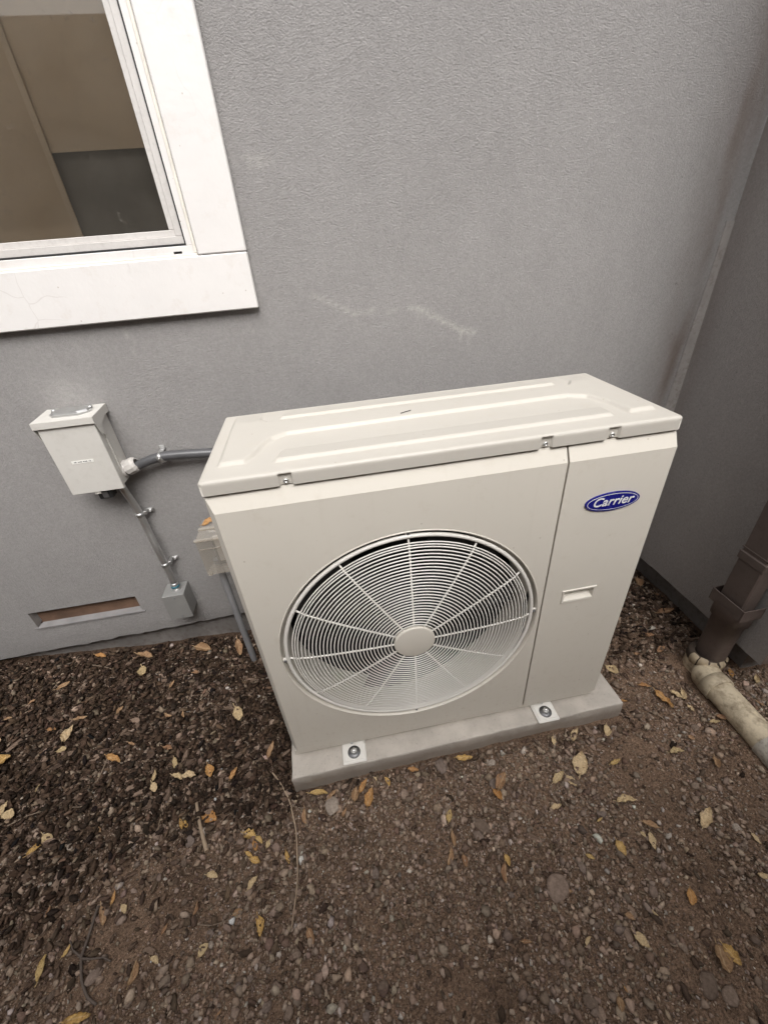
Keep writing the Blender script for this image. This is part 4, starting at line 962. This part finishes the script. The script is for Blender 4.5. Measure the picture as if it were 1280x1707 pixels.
# named stones, larger
for u, v_, L, lab in ((803, 1378, 34, 'broad flat brown stone half sunk in front of the pad'), (826, 1308, 26, 'rough grey stone beside a withered leaf in front of the pad'), (929, 1482, 50, 'lumpy grey clod of soil on the gravel below the right end of the pad'),
                      (969, 1446, 22, 'pinkish stone just above the lumpy grey clod'), (1029, 1546, 20, 'upper of two smooth dark grey pebbles beside a pale leaf'), (1046, 1561, 25, 'lower of two smooth dark grey pebbles beside a pale leaf'),
                      (1180, 1640, 44, 'flat dark brown stone under the big tan leaf at lower right'), (1215, 1660, 34, 'second flat dark brown stone at lower right'), (735, 1276, 34, 'crumbly brown clod close to the pad front'),
                      (554, 1345, 36, 'wide brown stone beneath the yellow leaves at the pad corner'), (611, 1693, 20, 'pale brown stone near the bottom edge'), (1237, 1412, 22, 'dark stone near the right edge'), (216, 1672, 17, 'bluish grey flat stone at lower left'),
                      (240, 1626, 15, 'grey stone beside the reddish leaf at lower left'), (318, 1405, 24, 'pale grey flake of stone at left of the grey stick'), (158, 1628, 28, 'long brown bark like stone beside the forked twig'), (1000, 1690, 24, 'rounded brown stone near the bottom edge'),
                      (885, 1312, 20, 'brown crumb of soil under the pad front'), (197, 1318, 18, 'whitish crumb of mortar on the mulch'), (984, 1672, 30, 'dark oval stone near the bottom edge')):
    p = ground_hit(u, v_); s_ = (ground_hit(u + L / 2, v_) - ground_hit(u - L / 2, v_)).length * .46
    o = put('stone', random.choice(stones), (p.x, p.y, p.z + s_ * .12), (random.uniform(-.2, .2), random.uniform(-.2, .2), random.uniform(0, 6.28)), (s_, s_, s_ * .7), None, lab, 'stone')
# twigs
def twig(name, px, r0, r1, lab, mat, branches=(), lift=.007):
    pts_ = []
    g = [ground_hit(*p) for p in px]
    for i in range(len(g) - 1):
        for t_ in np.linspace(0, 1, 5, endpoint=False): pts_.append(g[i].lerp(g[i + 1], t_))
    pts_.append(g[-1]); pts_ = [sum((pts_[min(max(j, 0), len(pts_) - 1)] for j in (i - 1, i, i + 1)), Vector()) / 3 for i in range(len(pts_))]
    pts_ = [Vector((p.x, p.y, float(ground_z(p.x, p.y, False)) + lift + r0 * .6)) for p in pts_]
    rs = [r0 + (r1 - r0) * i / (len(pts_) - 1) for i in range(len(pts_))]
    m = MB().tube(pts_, rs, 7)
    for b in branches:
        gb = [ground_hit(*p) for p in b]; gb = [Vector((p.x, p.y, float(ground_z(p.x, p.y, False)) + lift + r0 * .6)) for p in gb]; m.tube(gb, [r1 * 1.1] + [r1 * .7] * (len(gb) - 1), 6)
    return m.build(name, MT[mat], None, label=lab, cat='twig')
twig('twig', [(168, 1511), (160, 1535), (148, 1572), (139, 1597), (139, 1635), (148, 1664), (165, 1677)], .0036, .0028, 'forked dark twig lying on the dirt at lower left', 'twig_dark', [[(139, 1600), (155, 1600), (175, 1597), (188, 1604)], [(139, 1597), (126, 1586), (121, 1570)]])
twig('twig', [(455, 1290), (470, 1310), (484, 1336), (496, 1390), (498, 1470), (487, 1557)], .0024, .0019, 'long thin curved stalk running forward from the pad corner', 'twig', lift=.009)
twig('twig', [(188, 1252), (176, 1285), (150, 1333)], .0017, .0011, 'straight tan straw on the mulch at left', 'twig')
twig('twig', [(15, 1381), (50, 1362), (90, 1349), (143, 1347)], .0016, .001, 'long pale curved stem on the dirt at far left', 'twig')
twig('twig', [(152, 1111), (180, 1115), (210, 1127)], .0018, .0012, 'pale stem lying on the mulch near the wall', 'twig', lift=.012)
twig('twig', [(96, 1120), (110, 1114), (124, 1108)], .0042, .0025, 'short dark stick on the mulch below the wall vent', 'twig_dark', lift=.012)
twig('stick', [(329, 1336), (334, 1370), (340, 1395), (348, 1424)], .0042, .0062, 'flat grey weathered stick pointing to the front left of the pad', 'twig')
twig('twig', [(594, 1318), (575, 1345), (554, 1367)], .0015, .001, 'thin reddish stem leaning out from the pad front', 'twig')
twig('twig', [(566, 1308), (565, 1345)], .0013, .001, 'short thin stem upright against the pad front', 'twig')
twig('twig', [(265, 1388), (270, 1360), (273, 1337)], .0014, .001, 'thin pale straw in front of the mulch', 'twig')
twig('twig', [(331, 1543), (355, 1545), (390, 1533)], .0013, .0009, 'thin pale rootlet on the dirt near the yellow leaf', 'twig')
twig('twig', [(1093, 1193), (1106, 1203)], .0022, .0014, 'stubby brown stick on the dirt left of the drain pipe', 'twig')

# fallen leaves
def leaf_mesh(seed, mat, wide):
    r = np.random.default_rng(seed); n, m = 12, 6; vs = []
    curl = r.uniform(-.1, .5); fold = r.uniform(.05, .45); bend = r.uniform(-.12, .12); tw = r.uniform(-.5, .5)
    for i in range(n + 1):
        t_ = i / n; x = t_ - .5; w_ = wide * (math.sin(math.pi * min(1, t_ * .96 + .03)) ** .75) * (1 + .26 * (r.random() - .5)) * (1 - .25 * t_)
        for j in range(m + 1):
            s_ = j / m * 2 - 1; yy = s_ * w_ * .5 + bend * math.sin(math.pi * t_)
            z_ = fold * abs(s_) * w_ * .9 + curl * (x * x - .06) * 1.1 + tw * x * s_ * w_ * .6 + .035 * math.sin(9 * t_ + 3 * s_ + seed) + .05 * math.sin(17 * t_ - 5 * s_ + 2 * seed) * (1 if seed % 2 else .4)
            vs.append((x, yy, z_ + .0))
    fs = [(i * (m + 1) + j, (i + 1) * (m + 1) + j, (i + 1) * (m + 1) + j + 1, i * (m + 1) + j + 1) for i in range(n) for j in range(m)]
    b0 = len(vs); pl = r.uniform(.10, .24); zr = vs[m // 2][2]
    for i in range(4):
        x = -.49 - pl * i / 3; vs += [(x, -.016 + .05 * bend * i, zr + .03 * i), (x, .016 + .05 * bend * i, zr + .03 * i)]
    fs += [(b0 + 2 * i, b0 + 2 * i + 1, b0 + 2 * i + 3, b0 + 2 * i + 2) for i in range(3)]
    zmin = min(v_[2] for v_ in vs); vs = [(a, b, c - zmin) for a, b, c in vs]
    k = len(vs); th = .012
    vs2 = vs + [(a, b, c - th) for a, b, c in vs]; fs2 = fs + [tuple(k + i for i in f[::-1]) for f in fs]
    rim = [i * (m + 1) for i in range(n + 1)] + [n * (m + 1) + j for j in range(1, m + 1)] + [i * (m + 1) + m for i in range(n - 1, -1, -1)] + [j for j in range(m - 1, 0, -1)]
    for a, b in zip(rim, rim[1:] + rim[:1]): fs2.append((a, b, k + b, k + a))
    me = bpy.data.meshes.new('fallen_leaf'); me.from_pydata(vs2, [], fs2); me.polygons.foreach_set('use_smooth', [True] * len(fs2)); me.materials.append(MT['leaf_' + mat]); me.update(); return me
LM = {c: [leaf_mesh(31 * i + 7 * j, c, wd) for i, wd in enumerate((.40, .50, .62, .34, .46, .72, .38))] for j, c in enumerate(('yellow', 'orange', 'tan', 'pale'))}
# pixel, length, angle in the photograph (degrees below the horizontal), colour, own label if it can be told apart
LV = [(247, 1101, 24, 10, 't', 'tan leaf resting against the wall base near the vent'), (242, 1127, 19, 80, 'p'), (112, 1150, 26, -25, 't'), (139, 1204, 24, -15, 't', 'tan folded leaf in the middle of the mulch'), (94, 1224, 17, 5, 'o'),
 (120, 1231, 30, -65, 'p', 'long pale leaf standing slantwise on the mulch'), (3, 1242, 16, 40, 'p'), (10, 1276, 34, -35, 'y', 'big yellow leaf at the left edge on the mulch'), (110, 1257, 16, -20, 'p'), (71, 1319, 15, -70, 'p'), (195, 1273, 22, 20, 'o'),
 (262, 1300, 18, -75, 'p'), (262, 1319, 15, 70, 'p'), (296, 1279, 18, 85, 'p'), (284, 1254, 16, 15, 't'), (300, 1302, 16, 20, 'p'), (319, 1300, 22, -5, 'p'), (352, 1292, 18, 80, 'o'), (393, 1295, 22, -55, 'o', 'bright orange leaf at the edge of the dark mulch'),
 (400, 1196, 22, 70, 'p', 'pale curled leaf in the dark beside the unit'), (455, 1257, 27, -70, 't', 'tan leaf against the left side of the pad'), (351, 1365, 22, 10, 'o'), (22, 1366, 18, 5, 'p'), (15, 1354, 26, -60, 'p'), (311, 1377, 18, 60, 'y'),
 (401, 1086, 22, 80, 't', 'tan leaf at the wall base beside the grey pipe'), (343, 1087, 24, 5, 't'), (285, 1198, 12, 20, 't'), (291, 1148, 15, -60, 't'), (172, 1099, 16, 0, 'o'), (310, 1197, 10, 80, 't'), (305, 1377, 18, 75, 'y'),
 (417, 1395, 20, 15, 'y', 'broad yellow leaf topping the cluster left of the long stalk'), (425, 1412, 16, 75, 'o'), (433, 1402, 14, 40, 'y'), (417, 1425, 13, 30, 'y'), (427, 1436, 17, 20, 'y'), (449, 1408, 18, -70, 'p'), (480, 1431, 20, 75, 'y'), (356, 1461, 17, 10, 'p', 'round pale leaf on the dirt below the grey stick'),
 (424, 1474, 28, -55, 'p', 'long pale leaf below the yellow cluster'), (62, 1419, 32, -40, 'y', 'long star shaped yellow leaf on the dirt at left'), (82, 1403, 18, 60, 'p'), (191, 1498, 24, -75, 'o'), (173, 1531, 32, 85, 't'), (84, 1521, 22, -70, 't'),
 (223, 1624, 44, -75, 't', 'large reddish tan leaf on the dirt at lower left'), (114, 1586, 26, -60, 'y', 'small folded yellow leaf beside the forked twig'), (77, 1615, 46, -70, 'y', 'long narrow yellow green leaf at lower left'), (136, 1696, 44, -15, 'y', 'big yellow leaf at the bottom edge'), (260, 1603, 13, 40, 'p'),
 (434, 1548, 38, 80, 'y', 'oval spotted yellow leaf lying alone in the foreground'), (366, 1692, 20, -55, 't'), (341, 1585, 26, -55, 'p'), (398, 1523, 18, -35, 't'), (328, 1516, 24, -75, 't'), (277, 1551, 22, -65, 't'), (208, 1517, 14, 70, 'p'),
 (533, 1328, 28, 0, 'y', 'bright yellow leaf against the left front of the pad'), (554, 1328, 22, -45, 't'), (606, 1313, 26, -60, 'o', 'orange leaf upright against the pad front'), (617, 1332, 30, -75, 'o', 'long amber leaf leaning by the pad front'), (593, 1328, 20, -80, 't'), (626, 1301, 15, -45, 'p'), (645, 1305, 14, 60, 'y'),
 (511, 1363, 24, 85, 't', 'tan leaf right of the long stalk'), (689, 1285, 18, 5, 'o', 'small orange brown leaf tucked under the pad front'), (773, 1266, 26, 0, 'y', 'yellow leaf lying under the right half of the pad edge'), (834, 1306, 36, -70, 't', 'big withered brown leaf in front of the pad'), (829, 1327, 22, 50, 'o'), (749, 1362, 20, -80, 'y', 'small upright yellow leaf on bare soil'),
 (755, 1400, 26, 80, 't'), (749, 1428, 28, -80, 't'), (842, 1458, 32, 85, 't', 'tan leaf with a yellow tip among the gravel'), (845, 1436, 20, 70, 'y'), (575, 1357, 18, -70, 't'), (520, 1562, 26, 70, 't'), (774, 1438, 22, 75, 't'),
 (967, 1275, 34, -85, 'p', 'pale oval leaf below the right end of the pad'), (929, 1299, 24, -50, 'p', 'left of two pale short leaves below the pad end'), (951, 1304, 26, 50, 'p', 'right of two pale short leaves below the pad end'), (1043, 1337, 30, 0, 'p', 'pale wavy leaf with rolled edges on the soil'), (926, 1347, 18, -25, 'p'),
 (1082, 1378, 28, 20, 't', 'crumpled pinkish tan leaf on the gravel at right'), (1085, 1404, 28, 70, 'p', 'pale long leaf below the crumpled pinkish one'), (1070, 1393, 12, 40, 'p'), (1034, 1416, 28, 60, 'y', 'thin curled yellow leaf on the gravel'), (983, 1430, 16, 30, 'y'), (998, 1368, 12, -40, 'y'),
 (1175, 1366, 32, -70, 'p', 'plump pale leaf alone on bare soil at right'), (1258, 1400, 24, 50, 'p'), (1272, 1461, 26, 10, 'p', 'pale leaf cut by the right edge'), (1149, 1497, 26, 80, 'o'), (1067, 1569, 34, 45, 'p', 'pale tan leaf touching two dark pebbles'), (1201, 1600, 50, 70, 't', 'large salmon tan leaf at lower right'), (1216, 1593, 44, 50, 'y', 'yellow leaf behind the large salmon leaf at lower right'),
 (1088, 1522, 18, 40, 'p'), (1048, 1531, 18, 20, 't'), (876, 1572, 18, 0, 't'), (979, 1570, 18, -60, 'p'), (1041, 1650, 14, 60, 'o'), (1032, 1675, 26, 80, 't'), (945, 1488, 16, 10, 't', 'little pink leaf on the lumpy grey clod'),
 (1019, 1119, 22, 30, 'p', 'pale torn leaf close to the right side of the pad'), (1073, 1146, 20, 10, 'o', 'small orange leaf between pad and drain pipe'), (1104, 1169, 40, 45, 'o', 'long orange leaf between pad and drain pipe'), (1127, 1164, 28, 25, 'p', 'pale leaf beside the long orange one'), (1137, 1162, 18, 70, 'p'), (1039, 1170, 11, 10, 'o'), (1149, 1183, 16, 50, 'p'),
 (1201, 1198, 18, 20, 't'), (1190, 1206, 16, 0, 'p'), (1236, 1224, 20, 15, 'p'), (1191, 1275, 22, 75, 't'), (1126, 1256, 22, -5, 'p'), (1024, 1272, 16, -20, 'y'), (958, 1228, 18, -70, 'p'), (1009, 1221, 16, 80, 'p'), (921, 1237, 14, 80, 'p'), (1106, 1024, 24, 0, 't'),
 (1264, 1175, 18, 30, 't'), (1216, 1124, 14, 70, 'o'), (1063, 975, 14, 70, 't'), (1150, 1232, 12, 20, 't'), (1258, 1136, 12, 80, 'p'), (60, 1177, 14, -30, 't'), (205, 1190, 16, -50, 't'), (330, 1130, 12, 10, 't'), (225, 1246, 12, 20, 't'), (20, 1204, 14, -20, 't'), (165, 1385, 14, 30, 't'), (1096, 995, 14, 20, 't'), (1080, 1062, 16, 0, 't'), (1100, 1085, 14, -40, 't'), (1062, 1095, 14, 30, 't')]
CN = {'y': 'yellow', 'o': 'orange', 't': 'tan', 'p': 'pale'}
random.seed(17)
for e_ in LV:
    u, v_, L, an, cl = e_[:5]; a = math.radians(an); du, dv = L / 2 * math.cos(a), L / 2 * math.sin(a)
    p = ground_hit(u, v_); p1 = ground_hit(u - du, v_ - dv); p2 = ground_hit(u + du, v_ + dv)
    if in_pad(p.x, p.y, .004) and p.y < .1 and p.x < 1.02: p.y = -.062; p.z = float(ground_z(p.x, p.y))
    dx = p2 - p1; ln = min(math.hypot(dx.x, dx.y), (ground_hit(u + L / 2, v_) - ground_hit(u - L / 2, v_)).length * 1.6) * 1.08
    zn = zone(p.x, p.y); cn_ = CN[cl]
    lab = e_[5] if len(e_) > 5 else 'small %s fallen leaf %s' % (cn_, WHERE[zn]); grp = None if len(e_) > 5 else 'small %s leaves %s' % (cn_, WHERE[zn])
    p.z = rest(p.x, p.y, ln * .4); up = .020 if zn == 'mulch' else .0045
    o = put('fallen_leaf', random.choice(LM[cn_]), (p.x, p.y, p.z + up), (random.gauss(0, .16), random.gauss(0, .13), math.atan2(dx.y, dx.x)), (ln, ln * random.uniform(.9, 1.2), ln), None, lab, 'leaf', grp)
# dry leaf on the outlet cover
put('fallen_leaf', LM['orange'][1], (ox0 + .035, YO + .02, oz1 + .018), (.3, -.2, .5), (.045, .05, .05), None, 'orange dry leaf lying on top of the clear outlet cover', 'leaf')
